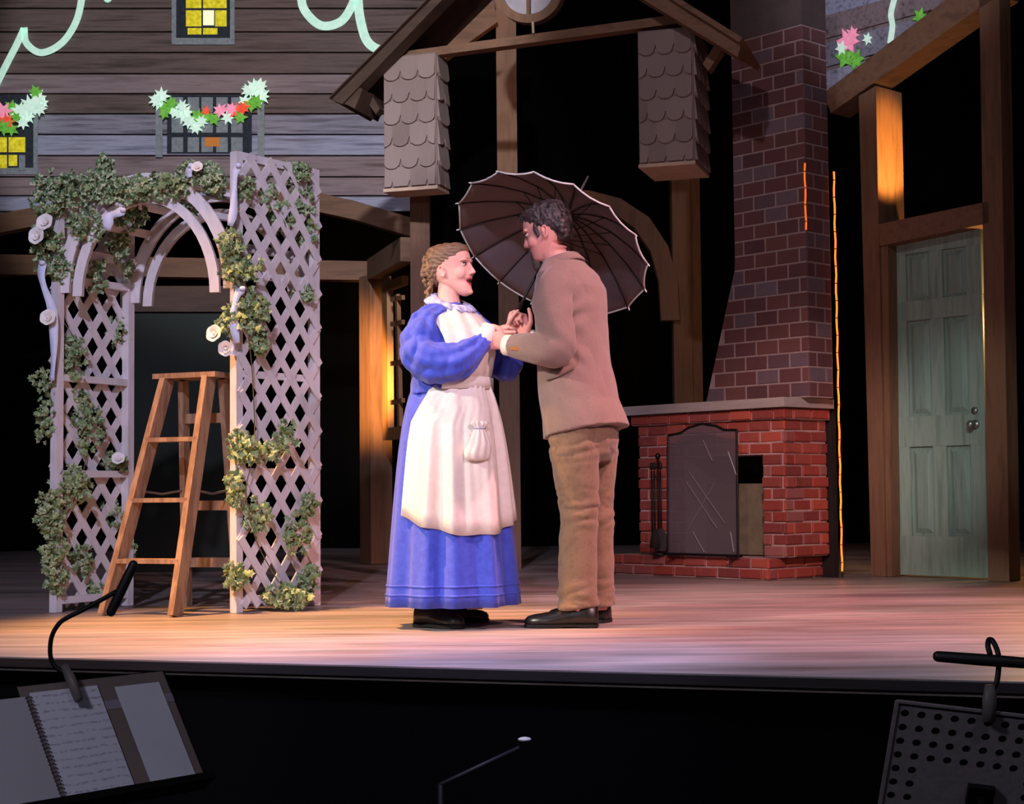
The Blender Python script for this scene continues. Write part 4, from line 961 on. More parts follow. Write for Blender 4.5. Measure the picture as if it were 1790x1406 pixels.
def add_head(mb, fr, k=1.0, open_mouth=False):
    S = HEAD_OPEN if open_mouth else HEAD
    mb.loft([slice_ring(fr, *s, k=k) for s in S])
    q = lambda x, y, z: fr(x*k, y*k, z*k)
    mb.tube([q(.093,0,.036), q(.104,0,.014), q(.114,0,-.007)], [.0075*k, .0085*k, .0095*k], 8, round_caps=True)
    mb.ell(q(.1155,0,-.0105), (.0105*k, .0105*k, .0095*k), fr.ax)
    for s in (-1, 1):
        mb.ell(q(.104, s*.0115, -.0155), (.011*k, .0075*k, .0078*k), fr.ax)
        mb.tube([q(.099, s*.012, .046), q(.095, s*.034, .049), q(.082, s*.055, .042)], [.007*k, .0075*k, .006*k], 8, round_caps=True)   # brow
        mb.ell(q(.060, s*.040, -.014), (.032*k, .0245*k, .030*k), fr.ax)                                                              # cheek
        # ear: rim, bowl and lobe
        e = Frame(q(-.004, s*.0735, .002), 0); e.f, e.l, e.u = fr.f*.94+fr.l*s*-.1, fr.l*s+fr.f*-.35, fr.u+fr.f*-.12
        rim = [e(-.013*k*math.cos(t)*(1 if math.sin(t) > 0 else .8)-.002, .011*k, .026*k*math.sin(t)) for t in np.linspace(-1.5, 2.9, 16)]
        mb.tube(rim, .0048*k, 7, round_caps=True); mb.ell(e(.002, .004*k, -.002), (.013*k, .006*k, .022*k), (unit(e.f), unit(e.l), unit(e.u)))
        mb.ell(e(.004*k, .009*k, -.024*k), (.007*k, .005*k, .008*k), fr.ax)
    if not open_mouth:
        mb.tube([q(.088,-.022,-.046), q(.0985,-.010,-.0415), q(.1015,0,-.0425), q(.0985,.010,-.0415), q(.088,.022,-.046)], [.004*k,.006*k,.0058*k,.006*k,.004*k], 8, round_caps=True)
        mb.tube([q(.088,-.020,-.050), q(.099,0,-.0535), q(.088,.020,-.050)], [.004*k,.0068*k,.004*k], 8, round_caps=True)
    mb.ell(q(.083,0,-.088 if not open_mouth else -.100), (.020*k, .022*k, .014*k), fr.ax)
def hand(mb, wrist, d, n, side, curl, thumb=(.6, .5), s=1.0, fan=0.):
    d = unit(d); n = np.array(n, float); n = unit(n-d*np.dot(n, d)); t = side*np.cross(n, d); w = np.array(wrist, float)
    rings = []
    for L_, hw, th in ((-.01, .026, .019), (.012, .027, .018), (.035, .036, .0165), (.062, .041, .015), (.088, .041, .0125), (.096, .038, .009)):
        rings.append([w+d*L_*s+t*hw*s*math.copysign(abs(math.cos(a))**.7, math.cos(a))+n*th*s*math.copysign(abs(math.sin(a))**.8, math.sin(a)) for a in np.linspace(0, 2*math.pi, 16, endpoint=False)])
    mb.loft(rings)
    for i, L_ in enumerate((.072, .080, .074, .058)):
        c = curl if np.isscalar(curl[0]) else curl[i]
        p = w+d*.086*s+t*(.031-.0207*i)*s; pts = [p]; a = 0; r0 = .0088*s if i < 3 else .0078*s
        dd = unit(d+t*fan*(1.5-i))
        for frac, ca in zip((.44, .31, .25), c):
            a += math.radians(ca); p = p+(dd*math.cos(a)+n*math.sin(a))*L_*frac*s; pts.append(p)
        mb.tube(pts, [r0*1.06, r0*1.02, r0*.95, r0*.82], 9, round_caps=True)
    a, b = thumb
    p0 = w+d*.022*s+t*.026*s; p1 = p0+unit(d*.62+t*(.78-a*.5)+n*a*.7)*.044*s; p2 = p1+unit(d*.8+t*(.30-b*.5)+n*b)*.032*s; p3 = p2+unit(d*.85+t*(.1-b*.5)+n*b*1.1)*.026*s
    mb.tube([p0, p1, p2, p3], [.0145*s, .0115*s, .010*s, .0082*s], 9, round_caps=True)
def eye(parent, fr, k, y):
    q = lambda x, yy, z: fr(x*k, yy*k, z*k)
    e = MB().ell(q(.0835, y, .026), (.0112*k, .013*k, .0065*k), fr.ax).build('eye', mat('eye_white', '#e8e2dc', .3), parent, True)
    MB().ell(q(.0925, y*1.02, .026), (.004*k, .0062*k, .0062*k), fr.ax).build('iris', mat('brown_iris', '#3a2a20', .3), e, True)
    MB().tube([q(.086, y-.015, .0295), q(.0960, y, .0335), q(.084, y+.015, .0295)], .0036*k, 6).build('eyelid', mat('dark_lashes', '#3a2822', .6), e, True)
M_SKIN = mat('rosy_skin', ['#d99286', '#e0a094'], .55, (9, 9, 9), sub=.08, spec=.3)
M_SKINW = mat('fair_skin', ['#e0a092', '#e8b0a2'], .55, (9, 9, 9), sub=.08, spec=.3)
def shoe(parent, heel, heading, L_, wd, ht, m, sole_m, name='shoe', boot=.0):
    fr = Frame(heel, heading); rings = []; so = []
    prof = [(0, .62, .78), (.04, .80, .95), (.16, .86, 1.), (.30, .80, .98), (.42, .84, .80), (.58, .98, .60), (.74, 1., .50), (.87, .86, .44), (.96, .58, .36), (1., .25, .24)]
    for s, w, h in prof:
        hw, hh = w*wd/2, h*ht
        rings.append([fr(s*L_, hw*math.copysign(abs(math.cos(a))**.75, math.cos(a)), .014+hh*(max(0, math.sin(a)))**.8) if math.sin(a) >= 0 else fr(s*L_, hw*math.copysign(abs(math.cos(a))**.75, math.cos(a)), .014) for a in np.linspace(0, 2*math.pi, 20, endpoint=False)])
        so.append([fr(s*L_*1.012-.001, y*(hw+.004), z) for y, z in ((-1, .002 if s < .3 or s > .5 else .006), (1, .002 if s < .3 or s > .5 else .006), (1, .016), (-1, .016))])
    o = MB().loft(rings).build(name, m, parent, True)
    MB().loft(so).build('sole', sole_m, o)
    MB().hexa([fr(x, y, z) for z in (.002, .020) for x, y in ((.0, -wd*.33), (.075, -wd*.40), (.075, wd*.40), (.0, wd*.33))]).build('heel', sole_m, o)
    for j, s in enumerate((.34, .40, .46)):
        zz = .016+ht*(.93-.28*(j/2.0)); MB().tube([fr(s*L_, -wd*.20, zz-.012), fr(s*L_, 0, zz+.003), fr(s*L_, wd*.20, zz-.012)], .0032, 5).build('lace', sole_m, o)
    return o
def elliptic(fr, c, a, b, n=36, wave=None):
    return [c+fr.f*a*math.cos(t)*(1 if wave is None else wave(t))+fr.l*b*math.sin(t)*(1 if wave is None else wave(t)) for t in np.linspace(0, 2*math.pi, n, endpoint=False)]

# ------------------------------------------------------------------ woman in the blue dress
YWM = 7.08
def w_(px, py, dy=0.): return P(px, py, YWM+dy)
wc = w_(789, 1090); wc = V3(wc[0], YWM, 0)
WF = Frame(wc, -45)
woman = thing('person', wc, 'singing person in blue dress and white apron, clasping hands, facing the brown suit', 'person')
M_BLUE = mat('blue_cotton', ['#3446b4', '#4055c8'], .75, (40, 40, 40), .06, (120, 120, 120), sheen=.2)
M_APRON = mat('white_apron_cotton', ['#d6cdc3', '#e0d8ce'], .8, (30, 30, 30), .08, (140, 140, 140))
M_COLLAR = mat('blue_grey_print', ['#8f97c0', '#b4b8d4', '#7a82b0'], .8, (60, 60, 60))
M_BOOT = mat('black_leather', ['#17130f', '#221c18'], .32, (30, 30, 30), .05, spec=.5)
M_SOLE = mat('black_sole', '#0d0b0a', .7)
HFw = Frame(w_(788, 478), -22, 5); HK = .955
bd = MB(); add_head(bd, HFw, HK, True)
def zc(py): return w_(789, py)[2]
nk = V3(wc[0], wc[1], 0)
bd.tube([HFw(-.012, 0, -.045), w_(784, 520), w_(786, 545), w_(789, 570)], [.050, .049, .054, .07], 16)
tor = [(570, .07, .12), (600, .10, .14), (640, .11, .135), (680, .11, .135), (740, .13, .16), (790, .12, .15)]
bd.loft([elliptic(WF, V3(wc[0], wc[1], zc(py)), a, b, 20) for py, a, b in tor])
wR, wL = w_(857, 583, -.10), w_(893, 580, .05)
bd.tube([w_(752, 560, -.11), w_(740, 615, -.16), w_(768, 632, -.19), w_(820, 612, -.14), wR], [.05, .045, .042, .034, .025], 12)
bd.tube([w_(825, 560, .12), w_(876, 640, .13), w_(886, 610, .08), wL], [.05, .043, .034, .025], 12)
hand(bd, wR, (1, .25, .42), (.25, .25, -1), 1, (38, 55, 35), (.3, .3), .90)
hand(bd, wL, (.30, .1, 1), (.55, -.75, 0), 1, (70, 85, 50), (.9, .6), .90)
for s, fx in ((-1, -.02), (1, .06)):
    hip = WF(0, .09*s, zc(790)); an = WF(fx, .085*s, .07)
    bd.tube([hip, WF(fx*.5, .09*s, .45), an], [.085, .055, .036], 12)
me = organic(bd, .0034, 5, .5); body_w = mesh_obj('body', me, M_SKINW, woman)
eye(woman, HFw, HK, -.033); eye(woman, HFw, HK, .033)
qw = lambda x, y, z: HFw(x*HK, y*HK, z*HK)
M_HAIRW = mat('light_brown_hair', ['#4f392b', '#735641', '#8d7156', '#5f4635'], .5, (14, 24, 150), .25, detail=5)
M_LIP = mat('rose_lips', '#b8505a', .45); M_MOUTH = mat('mouth_inside', '#3c0f12', .6)
for s in (-1, 1):
    MB().tube([qw(.101, s*.014, .0485), qw(.0995, s*.030, .0535), qw(.086, s*.050, .047)], [.003, .0034, .002], 6).build('eyebrow', M_HAIRW, woman, True)
mth = MB().ell(qw(.079, 0, -.0505), (.018*HK, .021*HK, .0135*HK), HFw.ax).build('mouth', M_MOUTH, woman, True)
MB().tube([qw(.084,-.0235,-.047), qw(.097,-.012,-.0385), qw(.1005,0,-.0395), qw(.097,.012,-.0385), qw(.084,.0235,-.047)], [.002,.004,.0042,.004,.002], 7).build('upper_lip', M_LIP, mth, True)
MB().tube([qw(.082,-.0225,-.051), qw(.090,-.012,-.0625), qw(.0945,0,-.0645), qw(.090,.012,-.0625), qw(.082,.0225,-.051)], [.002,.004,.0046,.004,.002], 7).build('lower_lip', M_LIP, mth, True)
MB().ell(qw(.089, 0, -.0415), (.006, .013, .0035), HFw.ax).build('teeth', mat('teeth', '#e9e2d6', .4), mth, True)
# hair drawn back into curls at the nape
hb_ = MB()
S_ = [(.139,.02,-.035,.028),(.134,.062,-.070,.054),(.120,.088,-.094,.071),(.103,.096,-.105,.0785),(.088,.093,-.109,.082),(.072,.087,-.112,.0835),(.056,.076,-.113,.0835),(.042,.060,-.113,.082),(.030,.030,-.113,.081),(.020,-.004,-.112,.080),(-.005,-.026,-.106,.075),(-.03,-.034,-.098,.064),(-.05,-.045,-.088,.045)]
hb_.loft([slice_ring(HFw, *s, narrow=.12, k=HK) for s in S_])
rnd = random.Random(11)
for i in range(16):   # plaited mass down the back of the head
    y = rnd.uniform(-.05, .05); z = rnd.uniform(-.05, .07)
    hb_.ell(qw(-.106+rnd.uniform(-.008, .008)-.01*(abs(y) < .03), y, z), (.016, .02, .024), HFw.ax, 8, 6)
def hair_disp(co):
    rel = (co-HFw.O); a = rel@HFw.f; b = rel@HFw.l; c = rel@HFw.u
    back_ = np.clip(-a*18-.4, 0, 1); return .0014*np.sin(300*c+70*a+4*np.sin(40*a))+.004*back_*np.sin(130*c+38*a+6*np.sin(60*a)+5*np.sin(50*b))+.003*vnoise(np.stack([a, b, c], 1), (50, 50, 50))
mesh_obj('hair', organic(hb_, .0035, 3, .5, hair_disp), M_HAIRW, woman)
for i in range(11):
    y0 = -.055+.011*i; x0 = -.095+.02*abs(y0)/.05; L_ = rnd.uniform(.07, .125); ph = rnd.uniform(0, 6); pts = []
    for k in range(14):
        t = k/13; a = ph+t*11; rad = .010*(.5+t*.7); pts.append(qw(x0-.012*math.sin(t*2)+rad*math.cos(a)-.02*t, y0*(1+.25*t)+rad*math.sin(a), -.025-L_*t))
    MB().tube(pts, [.0085*(1-.55*k/13) for k in range(14)], 7, round_caps=True).build('curl', M_HAIRW, woman, True)
# bodice with puffed sleeves
TW = [(690, .150, .182, .0), (668, .148, .180, .005), (640, .158, .185, .015), (612, .168, .190, .022), (585, .150, .188, .015), (562, .120, .176, .0), (548, .092, .140, -.008), (538, .074, .100, -.012), (531, .066, .074, -.012)]
def torso_pt(py, az, off=0.):
    ys = [r[0] for r in TW][::-1]; v = [np.interp(py, ys, [r[i] for r in TW][::-1]) for i in (1, 2, 3)]
    return V3(wc[0], wc[1], zc(py))+WF.f*((v[0]+off)*math.cos(az)+v[2])+WF.l*(v[1]+off)*math.sin(az)
bo = MB(); bo.loft([[torso_pt(r[0], t) for t in np.linspace(0, 2*math.pi, 40, endpoint=False)] for r in TW])
slR = [w_(765, 552, -.09), w_(748, 566, -.12), w_(736, 592, -.155), w_(737, 620, -.18), w_(760, 634, -.205), w_(796, 632, -.205), w_(824, 614, -.16), w_(845, 594, -.12)]
def gather(t, a): return (.085*math.sin(9*a+5*t)+.05*math.sin(5*a-7*t+1))*(.35+.65*abs(2*t-1)**1.2)
_p, _r = curve(slR, [.055, .074, .084, .088, .086, .080, .058, .037]); bo.tube(_p, _r, 72, round_caps=True, wave=gather)
slL = [w_(815, 556, .10), w_(845, 590, .14), w_(876, 632, .15), w_(888, 640, .12), w_(893, 612, .07)]
_p, _r = curve(slL, [.05, .068, .078, .062, .038]); bo.tube(_p, _r, 72, round_caps=True, wave=gather)
def dress_disp(co):
    n1 = vnoise(co, (14, 14, 9), 3.); n2 = vnoise(co, (34, 34, 16), 8.)
    arm = np.clip((w_(800, 600)[0]-co[:, 0])*6, 0, 1)*.5+.5
    n3 = vnoise(co, (8, 8, 8), 1.); return arm*(.020*(np.abs(n1)-.2)+.022*(np.abs(n3)-.2)+.005*n2)
mesh_obj('bodice', organic(bo, .005, 2, .5, dress_disp), M_BLUE, woman)
# gathered lines on the upper sleeve
zW, zH = zc(670), zc(1057)
def skirt_pt(t, az, off=0., amp=1., ph=0.):
    R_ = .160+.052*(1-math.exp(-t*7))+.073*t
    w = (.004+.017*t)*amp*(math.sin(9*az+ph+1.5*math.sin(2*az))+.4*math.sin(19*az+2*ph+1.))
    R_ = R_+off+w
    return V3(wc[0], wc[1], zW+(zH-zW)*t)+V3(math.sin(az), -math.cos(az), 0)*R_*V3(1.0, .95, 0)
sk = MB(); NA = 220
ts = [0, .03, .07, .12, .2, .3, .4, .5, .6, .7, .8, .88, .94, 1.]
outer_ = [[skirt_pt(t, 2*math.pi*i/NA) for i in range(NA)] for t in ts]
inner_ = [[skirt_pt(t, 2*math.pi*i/NA, -.006) for i in range(NA)] for t in (1., .6, .3)]
sk.loft(outer_+inner_, cap=False); skirt = sk.build('skirt', M_BLUE, woman, True)
for t in (.905, .945):   # stitched tucks above the hem
    MB().loft([[skirt_pt(t+d, 2*math.pi*i/NA, o) for i in range(NA)] for d, o in ((-.004, .0005), (0, .004), (.005, .0035), (.006, .0005))], cap=False).build('hem_tuck', M_BLUE, skirt, True)
# apron skirt: over the front of the skirt, hem dipping in the middle
a0, a1 = math.radians(-50), math.radians(128); NB = 120
def apron_t(az): s = (az-a0)/(a1-a0); return .60+.085*math.sin(math.pi*min(1, s*1.15))+.004*math.sin(9*az)
def ap_pt(v, az, off): return skirt_pt(v*apron_t(az), az, .010+off+.004*v, 1., 0)+V3(math.sin(az), -math.cos(az), 0)*(.008*math.sin(15*az+1.2*v)*(.4+.6*v)+.003*math.sin(38*az)*(1-v))
vs_ = [0, .04, .1, .18, .3, .45, .6, .75, .9, 1.]
aw = math.radians(28)
def az_at(i, v): lo = a0+aw*max(0, 1-v*3.2); return lo+(a1-lo)*i/NB
ao = [[ap_pt(v, az_at(i, v), 0) for i in range(NB+1)] for v in vs_]; ai = [[ap_pt(v, az_at(i, v), -.004) for i in range(NB+1)] for v in vs_[::-1]]
apm = MB(); apm.loft(ao+ai, cap=False, closed=False); apron = apm.build('apron', M_APRON, woman, True)
# waistband and bib
MB().loft([[torso_pt(py, az, o) for az in np.linspace(-.85, 1.6, 60)] for py, o in ((684, .004), (683, .026), (662, .024), (661, .004))], cap=False, closed=False).build('waistband', M_APRON, woman, True)
def bib_half(py): return np.interp(py, [536, 550, 575, 610, 665], [1.0, 1.05, .95, .80, .70])
pys = [536, 542, 550, 560, 575, 595, 620, 645, 668]
bo_ = [[torso_pt(py, az, .017+.004*math.sin(14*az)) for az in np.linspace(-bib_half(py), bib_half(py), 40)] for py in pys]
bi_ = [[torso_pt(py, az, .005) for az in np.linspace(-bib_half(py), bib_half(py), 40)] for py in pys[::-1]]
bb = MB(); bb.loft(bo_+bi_, cap=False, closed=False); bb.build('apron_bib', M_APRON, woman, True)
# collar ruffle
cr_ = []
cc_ = w_(787, 533)
for rad, dz_, wob in ((.056, .020, 0), (.066, .026, .2), (.090, .018, .6), (.108, -.004, 1.), (.106, -.010, 1.), (.060, .004, .1)):
    cr_.append([V3(cc_[0], cc_[1], cc_[2])+WF.f*math.cos(a)*(rad+.006*wob*math.sin(15*a))*1.0+WF.l*math.sin(a)*(rad*1.08+.006*wob*math.sin(15*a))+V3(0, 0, dz_+.006*wob*math.cos(15*a)-.034*math.cos(a)) for a in np.linspace(0, 2*math.pi, 120, endpoint=False)])
MB().loft(cr_, cap=False).build('ruffled_collar', M_COLLAR, woman, True)
for pts, rr2 in (([w_(838, 603, -.13), w_(848, 590, -.12), w_(857, 572, -.105)], [.040, .041, .037]), ([w_(893, 618, .08), w_(894, 600, .06)], [.036, .038])):
    MB().tube(pts, rr2, 18).build('cuff', M_APRON, woman, True)
# drawstring pouch on the apron
pc0 = skirt_pt(.23, math.radians(33), .03)
pf_ = Frame(pc0, -57); rings = []
for z, rx_, ry_, wv2 in ((.045, .030, .014, .25), (.035, .038, .018, .25), (.022, .026, .015, .1), (.010, .024, .015, .08), (-.01, .034, .022, .10), (-.05, .052, .030, .07), (-.09, .062, .034, .05), (-.115, .058, .030, .04), (-.125, .035, .018, .02)):
    rings.append([pf_(ry_*math.cos(a)*(1+wv2*math.sin(9*a)), rx_*math.sin(a)*(1+wv2*math.sin(9*a))-.012*(z < -.08), z) for a in np.linspace(0, 2*math.pi, 64, endpoint=False)])
pouch = MB().loft(rings[::-1]).build('pouch', M_APRON, woman, True)
MB().tube([pf_(.0165*math.cos(a), .027*math.sin(a), .015) for a in np.linspace(0, 2*math.pi, 25)], .003, 6).build('drawstring', M_COLLAR, pouch, True)
s1 = G(729, 1096); s2 = G(796, 1088)
shoe(woman, V3(s1[0], s1[1], 0), -33, .245, .092, .105, M_BOOT, M_SOLE)
shoe(woman, V3(s2[0]-.09, s2[1]+.02, 0), -12, .245, .092, .09, M_BOOT, M_SOLE)

# ------------------------------------------------------------------ man in the brown suit
YM = 7.05
def m_(px, py, dy=0.): return P(px, py, YM+dy)
mc = V3(m_(1015, 1090)[0], YM, 0)
MF = Frame(mc, 150)
man = thing('person', mc, 'bearded person in brown tweed suit leaning forward under a dark umbrella', 'person')
M_TWEED = mat('brown_tweed', ['#7f675c', '#876e63', '#8b7268', '#826a5f'], .9, (120, 120, 120), .12, (260, 260, 260), sheen=.3, detail=6)
M_TROU = mat('brown_wool', ['#6f5743', '#7e6550', '#75593f'], .9, (30, 30, 30), .08, (220, 220, 220), sheen=.2)
M_HAIRM = mat('dark_brown_hair', ['#171110', '#2a2220', '#4a3f3f', '#1c1614'], .5, (30, 30, 30), .5, detail=4)
HFm = Frame(m_(959, 411), 161, -17); MK = 1.0
bd = MB(); add_head(bd, HFm, MK)
bd.tube([HFm(-.018, 0, -.045), m_(966, 440, .0), m_(980, 470, .0), m_(988, 500)], [.057, .059, .066, .09], 16)
TM = [(760, 1026, .178, .228), (735, 1021, .172, .222), (700, 1013, .163, .215), (640, 1004, .154, .200), (590, 1001, .148, .196), (540, 999, .150, .196), (505, 997, .145, .196), (482, 993, .125, .185), (466, 989, .098, .135), (453, 984, .074, .088)]
bd.loft([elliptic(MF, V3(m_(cx_, py)[0], YM, m_(cx_, py)[2]), a-.035, b-.04, 20) for py, cx_, a, b in [(785, 1022, .115, .14)]+TM[2:-1]])
wLm, wRm = m_(886, 600, -.11), m_(917, 588, .075)
bd.tube([m_(968, 505, -.15), m_(984, 612, -.22), m_(935, 606, -.18), wLm], [.055, .048, .038, .028], 12)
bd.tube([m_(1010, 505, .15), m_(985, 600, .22), m_(945, 600, .13), wRm], [.055, .048, .038, .028], 12)
hand(bd, wLm, (-1, .22, .22), (.05, 1, .25), 1, (35, 62, 45), (.2, .5), 1.0)
UA = unit(V3(.385, .46, .77))                        # umbrella axis
hand(bd, wRm, (-.22, .05, 1), (-.55, -.6, .0), -1, (72, 82, 50), (.15, .1), 1.0)
for s, kx, ax_ in ((1, 1012, 1011), (-1, 1040, 1046)):
    dy = -.10 if s > 0 else .10
    bd.tube([m_(1005 if s > 0 else 1045, 775, dy), m_(kx, 905, dy), V3(m_(ax_, 1060, dy)[0], YM+dy, .06)], [.085, .055, .04], 12)
body_m = mesh_obj('body', organic(bd, .0034, 5, .5), M_SKIN, man)
eye(man, HFm, MK, .033); eye(man, HFm, MK, -.033)
qm = lambda x, y, z: HFm(x*MK, y*MK, z*MK)
for s in (-1, 1): MB().tube([qm(.103, s*.012, .046), qm(.102, s*.030, .052), qm(.088, s*.050, .046)], [.0045, .005, .003], 6).build('eyebrow', M_HAIRM, man, True)
MB().tube([qm(.092,-.021,-.0475), qm(.103,0,-.047), qm(.092,.021,-.0475)], [.002,.0045,.002], 6).build('lips', M_LIP, man, True)
hm = MB()
S_ = [(.146,.02,-.03,.030),(.141,.060,-.068,.056),(.126,.094,-.098,.073),(.108,.103,-.112,.081),(.092,.094,-.116,.084),(.076,.086,-.118,.0855),(.058,.079,-.119,.086),(.042,.070,-.119,.0848),(.030,.052,-.117,.083),(.018,-.006,-.114,.081),(.0,-.022,-.110,.078),(-.025,-.034,-.102,.070),(-.048,-.046,-.092,.054)]
hm.loft([slice_ring(HFm, *s, narrow=.12, k=MK) for s in S_])
for s in (-1, 1): hm.ell(qm(.030, s*.0715, .022), (.010, .006, .034), HFm.ax)
def mh_disp(co):
    rel = co-HFm.O; q = np.stack([rel@HFm.f, rel@HFm.l, rel@HFm.u], 1)
    return .006*vnoise(q, (58, 58, 45), 2.)+.0035*vnoise(q, (130, 130, 90), 5.)+.002
mesh_obj('hair', organic(hm, .0035, 3, .5, mh_disp), M_HAIRM, man)
gb = MB(); gb.ell(qm(.088, 0, -.098), (.022, .024, .026), HFm.ax); gb.ell(qm(.094, 0, -.074), (.015, .023, .018), HFm.ax); gb.ell(qm(.092, 0, -.112), (.020, .020, .026), HFm.ax)
gb.tube([qm(.098, -.022, -.060), qm(.1005, -.020, -.042), qm(.106, 0, -.034), qm(.1005, .020, -.042), qm(.098, .022, -.060)], .0045, 7, round_caps=True)
mesh_obj('beard', organic(gb, .003, 2, .5, lambda co: .002*vnoise(co, (160, 160, 160))), mat('grey_brown_beard', ['#2e2724', '#4a423d', '#3a332f'], .8, (200, 200, 200), .4), man)
# jacket
ja = MB(); rg = []
for k, (py, cx_, a, b) in enumerate(TM):
    c = V3(m_(cx_, py)[0], YM, m_(cx_, py)[2]); r = []
    for t in np.linspace(0, 2*math.pi, 44, endpoint=False):
        p = c+MF.f*a*math.cos(t)+MF.l*b*math.sin(t)
        lowk = max(0, (py-690)/70); p = p+V3(0, 0, -.035*math.cos(t)*lowk+.01*lowk)
        r.append(p)
    rg.append(r)
ja.loft(rg)
slm = [m_(982, 488, -.13), m_(967, 512, -.185), m_(968, 552, -.225), m_(976, 594, -.25), m_(968, 612, -.255), m_(942, 609, -.225), m_(912, 607, -.16), m_(895, 605, -.13)]
def crease(t, a): return .05*math.sin(3*a+26*t)*math.exp(-((t-.55)/.2)**2)+.04*math.sin(2*a-30*t)*math.exp(-((t-.2)/.18)**2)+.02*math.sin(5*a+9*t)
sv = MB(); _p, _r = curve(slm, [.074, .085, .083, .079, .077, .071, .058, .050], 8); sv.tube(_p, _r, 48, wave=crease)
slr = [m_(1003, 490, .14), m_(1008, 530, .19), m_(990, 590, .23), m_(960, 602, .16), m_(927, 593, .09)]
sv2 = MB(); _p, _r = curve(slr, [.07, .078, .072, .060, .047], 6); sv2.tube(_p, _r, 36, wave=crease)
def coat_disp(co):
    n1 = vnoise(co*np.array([1, 1, .55]), (11, 11, 11), 4.); z = co[:, 2]
    el = np.exp(-((co-m_(982, 605, -.22))**2).sum(1)/.012)          # creases packed at the elbow
    el2 = np.exp(-((co-m_(972, 520, -.18))**2).sum(1)/.02)
    d = .010*(np.abs(n1)-.2)+.006*el*np.sin(70*(co[:, 0]*.6+z)+3*n1)+.0055*el2*np.sin(62*(z-co[:, 0]*.5)+2*n1)
    return d
jk = mesh_obj('jacket', organic(ja, .006, 4, .5, coat_disp), M_TWEED, man)
mesh_obj('sleeve', organic(sv, .005, 2, .5, lambda co: .5*coat_disp(co)), M_TWEED, jk); mesh_obj('sleeve', organic(sv2, .006, 2, .5), M_TWEED, jk)
# jacket collar round the neck
cr_ = []; cn = m_(981, 459, .0)
CFr = Frame(cn, 150, -24)
for rad, dz_ in ((.068, .016), (.074, .020), (.084, .014), (.100, -.022), (.096, -.030), (.070, -.015)):
    cr_.append([CFr(rad*math.cos(a)*1.02, rad*math.sin(a)*1.05, dz_+.006*math.cos(a)) for a in np.linspace(.5, 2*math.pi-.5, 60)])
MB().loft(cr_+[cr_[0]], cap=False, closed=False).build('jacket_collar', M_TWEED, man, True)
cr_ = [[CFr(r_*math.cos(a), r_*math.sin(a), dz_) for a in np.linspace(0, 2*math.pi, 48, endpoint=False)] for r_, dz_ in ((.064, -.02), (.063, .022), (.060, .022), (.060, -.02))]
MB().loft(cr_, cap=False).build('shirt_collar', mat('cream_shirt', ['#e9dcc4', '#f2e8d4'], .7), man, True)
MB().tube([m_(899, 605, -.135), m_(884, 603, -.112)], [.047, .046], 18).build('shirt_cuff', MATS['cream_shirt'], man, True)
MB().tube([m_(929, 593, .092), m_(920, 589, .078)], [.042, .041], 16).build('shirt_cuff', MATS['cream_shirt'], man, True)
MB().bar(m_(894, 609, -.190), m_(909, 610, -.228), .014, .012, (0, 0, 1)).build('cuff_tab', mat('tan_leather', '#a5662e', .6), man)
# pocket flap on the near side
fl_p = [(955, 668), (957, 659), (1001, 640), (1004, 650), (1000, 654)]
def jsurf(px, py, off):
    r = [np.interp(py, [t[0] for t in TM][::-1], [t[i] for t in TM][::-1]) for i in (1, 2, 3)]
    c = V3(m_(r[0], py)[0], YM, m_(r[0], py)[2]); best = None
    for t in np.linspace(0, math.pi, 181):
        p = c+MF.f*(r[1]+off)*math.cos(t)+MF.l*(r[2]+off)*math.sin(t)
        if p[1] > YM+.06: continue
        e = abs(pxX(p)-px)
        if best is None or e < best[0]: best = (e, p)
    return best[1]
us = np.linspace(0, 1, 8)
o_r = [[jsurf(955+49*u, 660-19*u+h*(9+3*math.sin(math.pi*u)), .004+.008*h) for u in us] for h in (0, .5, 1)]
i_r = [[jsurf(955+49*u, 660-19*u+h*(9+3*math.sin(math.pi*u)), -.002) for u in us] for h in (1, .5, 0)]
MB().loft(o_r+i_r, cap=False, closed=False).build('pocket_flap', M_TWEED, man, True)
# trousers
tr_ = MB()
tr_.loft([elliptic(MF, V3(m_(cx_, py)[0], YM, m_(cx_, py)[2]), a, b, 28) for py, cx_, a, b in ((720, 1018, .125, .17), (750, 1021, .145, .185), (780, 1022, .142, .18), (808, 1022, .11, .15))])
nl = [(745, 1003, .105), (790, 1004, .108), (840, 1008, .098), (880, 1012, .086), (905, 1013, .082), (950, 1010, .083), (1000, 1010, .084), (1040, 1010, .086), (1062, 1011, .087)]
tr_.tube([m_(cx_, py, -.09) for py, cx_, r in nl], [r for _, _, r in nl], 24)
flg = [(745, 1042, .10), (800, 1043, .095), (850, 1042, .085), (905, 1043, .078), (960, 1043, .076), (1010, 1044, .076), (1060, 1046, .076)]
tr_.tube([m_(cx_, py, .11) for py, cx_, r in flg], [r for _, _, r in flg], 24)
def tr_disp(co):
    z = co[:, 2]; n1 = vnoise(co, (9, 9, 16), 1.5); kn = np.exp(-((z-m_(1010, 890)[2])/.09)**2); an = np.exp(-((z-.10)/.09)**2); hp = np.exp(-((z-m_(1010, 780)[2])/.06)**2)
    return .004*n1+(.009*kn+.009*an+.007*hp)*(np.abs(vnoise(co, (7, 7, 24), 6.))*2-.5)
mesh_obj('trousers', organic(tr_, .006, 4, .5, tr_disp), M_TROU, man)
h1 = G(1046, 1098); h2 = G(1066, 1092)
shoe(man, V3(h1[0], h1[1]+.02, 0), 174, .315, .105, .10, M_BOOT, M_SOLE)
shoe(man, V3(h2[0]+.0, YM+.13, 0), 150, .30, .105, .10, M_BOOT, M_SOLE)

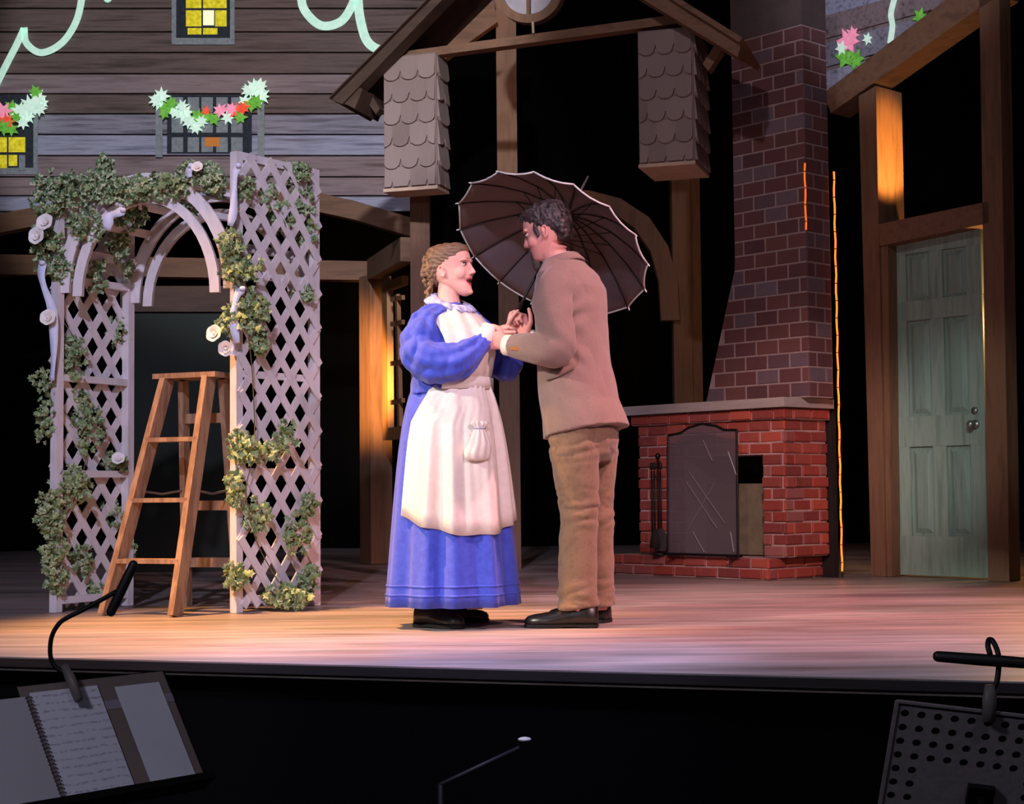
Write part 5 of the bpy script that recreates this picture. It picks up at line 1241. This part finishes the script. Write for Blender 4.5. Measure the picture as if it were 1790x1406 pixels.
# ------------------------------------------------------------------ umbrella
hp_ = m_(904, 545, .11)                 # grip point in the far hand
um = thing('umbrella', hp_-UA*.12, 'open dark umbrella with pale rim held over the couple', 'umbrella')
rc = m_(964, 428, .30); rc = hp_+UA*np.dot(rc-hp_, UA)*1.0
_k = (m_(957, 430, .30)[2]-hp_[2])/UA[2]; rc = hp_+UA*_k
e1 = unit(np.cross(UA, (0, 0, 1))); e2 = np.cross(UA, e1); RU, HU, NG = .474, .21, 16
M_CAN = mat('dark_umbrella_cloth', ['#5c4f52', '#6a5b5f'], .7, (6, 6, 6), .03)
M_RIM = mat('pale_piping', '#d9dad6', .4); M_RIB = mat('dark_rib', '#2a2628', .45, metal=.5); M_SHAFT = mat('chrome_shaft', '#b8b8c4', .25, metal=.9)
def can(a, s, off=0.):
    """s: 0 apex .. 1 rim"""
    k = 2*math.pi/NG; fr = (a % k)/k-.5
    r = RU*s*(1-(1-math.cos(k/2))*(1-(2*fr)**2)*1.0-.012*(1-(2*fr)**2)*s)
    h = HU*(1-s**1.9)+off-.010*(1-(2*fr)**2)*s
    return rc+e1*r*math.cos(a)+e2*r*math.sin(a)+UA*h
for g in range(NG):
    g0, g1 = 2*math.pi*g/NG+1e-6, 2*math.pi*(g+1)/NG-1e-6; ss = [.03, .2, .4, .6, .8, .92, 1.]
    up_ = [[can(g0+(g1-g0)*i/6, s, .0015) for i in range(7)] for s in ss]; dn = [[can(g0+(g1-g0)*i/6, s, -.0015) for i in range(7)] for s in ss[::-1]]
    MB().loft(up_+dn, cap=False, closed=False).build('canopy_panel', M_CAN, um, True)
    MB().tube([can(g0, s, -.007) for s in (.04, .25, .5, .75, .9, 1.0)], .0028, 5).build('rib', M_RIB, um, True)
    MB().tube([can(g0+(g1-g0)*i/4, 1.0) for i in range(5)], .0042, 6).build('rim_piping', M_RIM, um, True)
    tipd = unit(can(g0, 1.0)-can(g0, .92)); MB().tube([can(g0, .99), can(g0, 1.0)+tipd*.018], [.0045, .003], 6).build('rib_tip', M_RIM, um, True)
    st0 = rc+UA*(HU-.16); MB().tube([st0, can(g0, .5, -.010)], .0022, 5).build('stretcher', M_RIB, um, True)
MB().tube([rc+UA*(HU-.175), rc+UA*(HU-.145)], .016, 12).build('runner', M_RIB, um, True)
MB().tube([hp_+UA*.02, rc+UA*(HU+.01)], .006, 10).build('shaft', M_RIB, um, True)
MB().tube([rc+UA*(HU-.005), rc+UA*(HU+.255)], [.009, .0045], 10).build('ferrule', M_SHAFT, um, True)
hk = [hp_+UA*t for t in (.05, 0, -.06)]+[hp_-UA*.06+(-UA*math.sin(a)+unit(e2)*(1-math.cos(a)))*.028 for a in np.linspace(.4, math.pi, 7)]
MB().tube(hk, .0105, 10, round_caps=True).build('handle', mat('dark_wood_handle', '#2c1a12', .4), um, True)
for _o in bpy.data.objects:
    if '_org' in _o: del _o['_org']
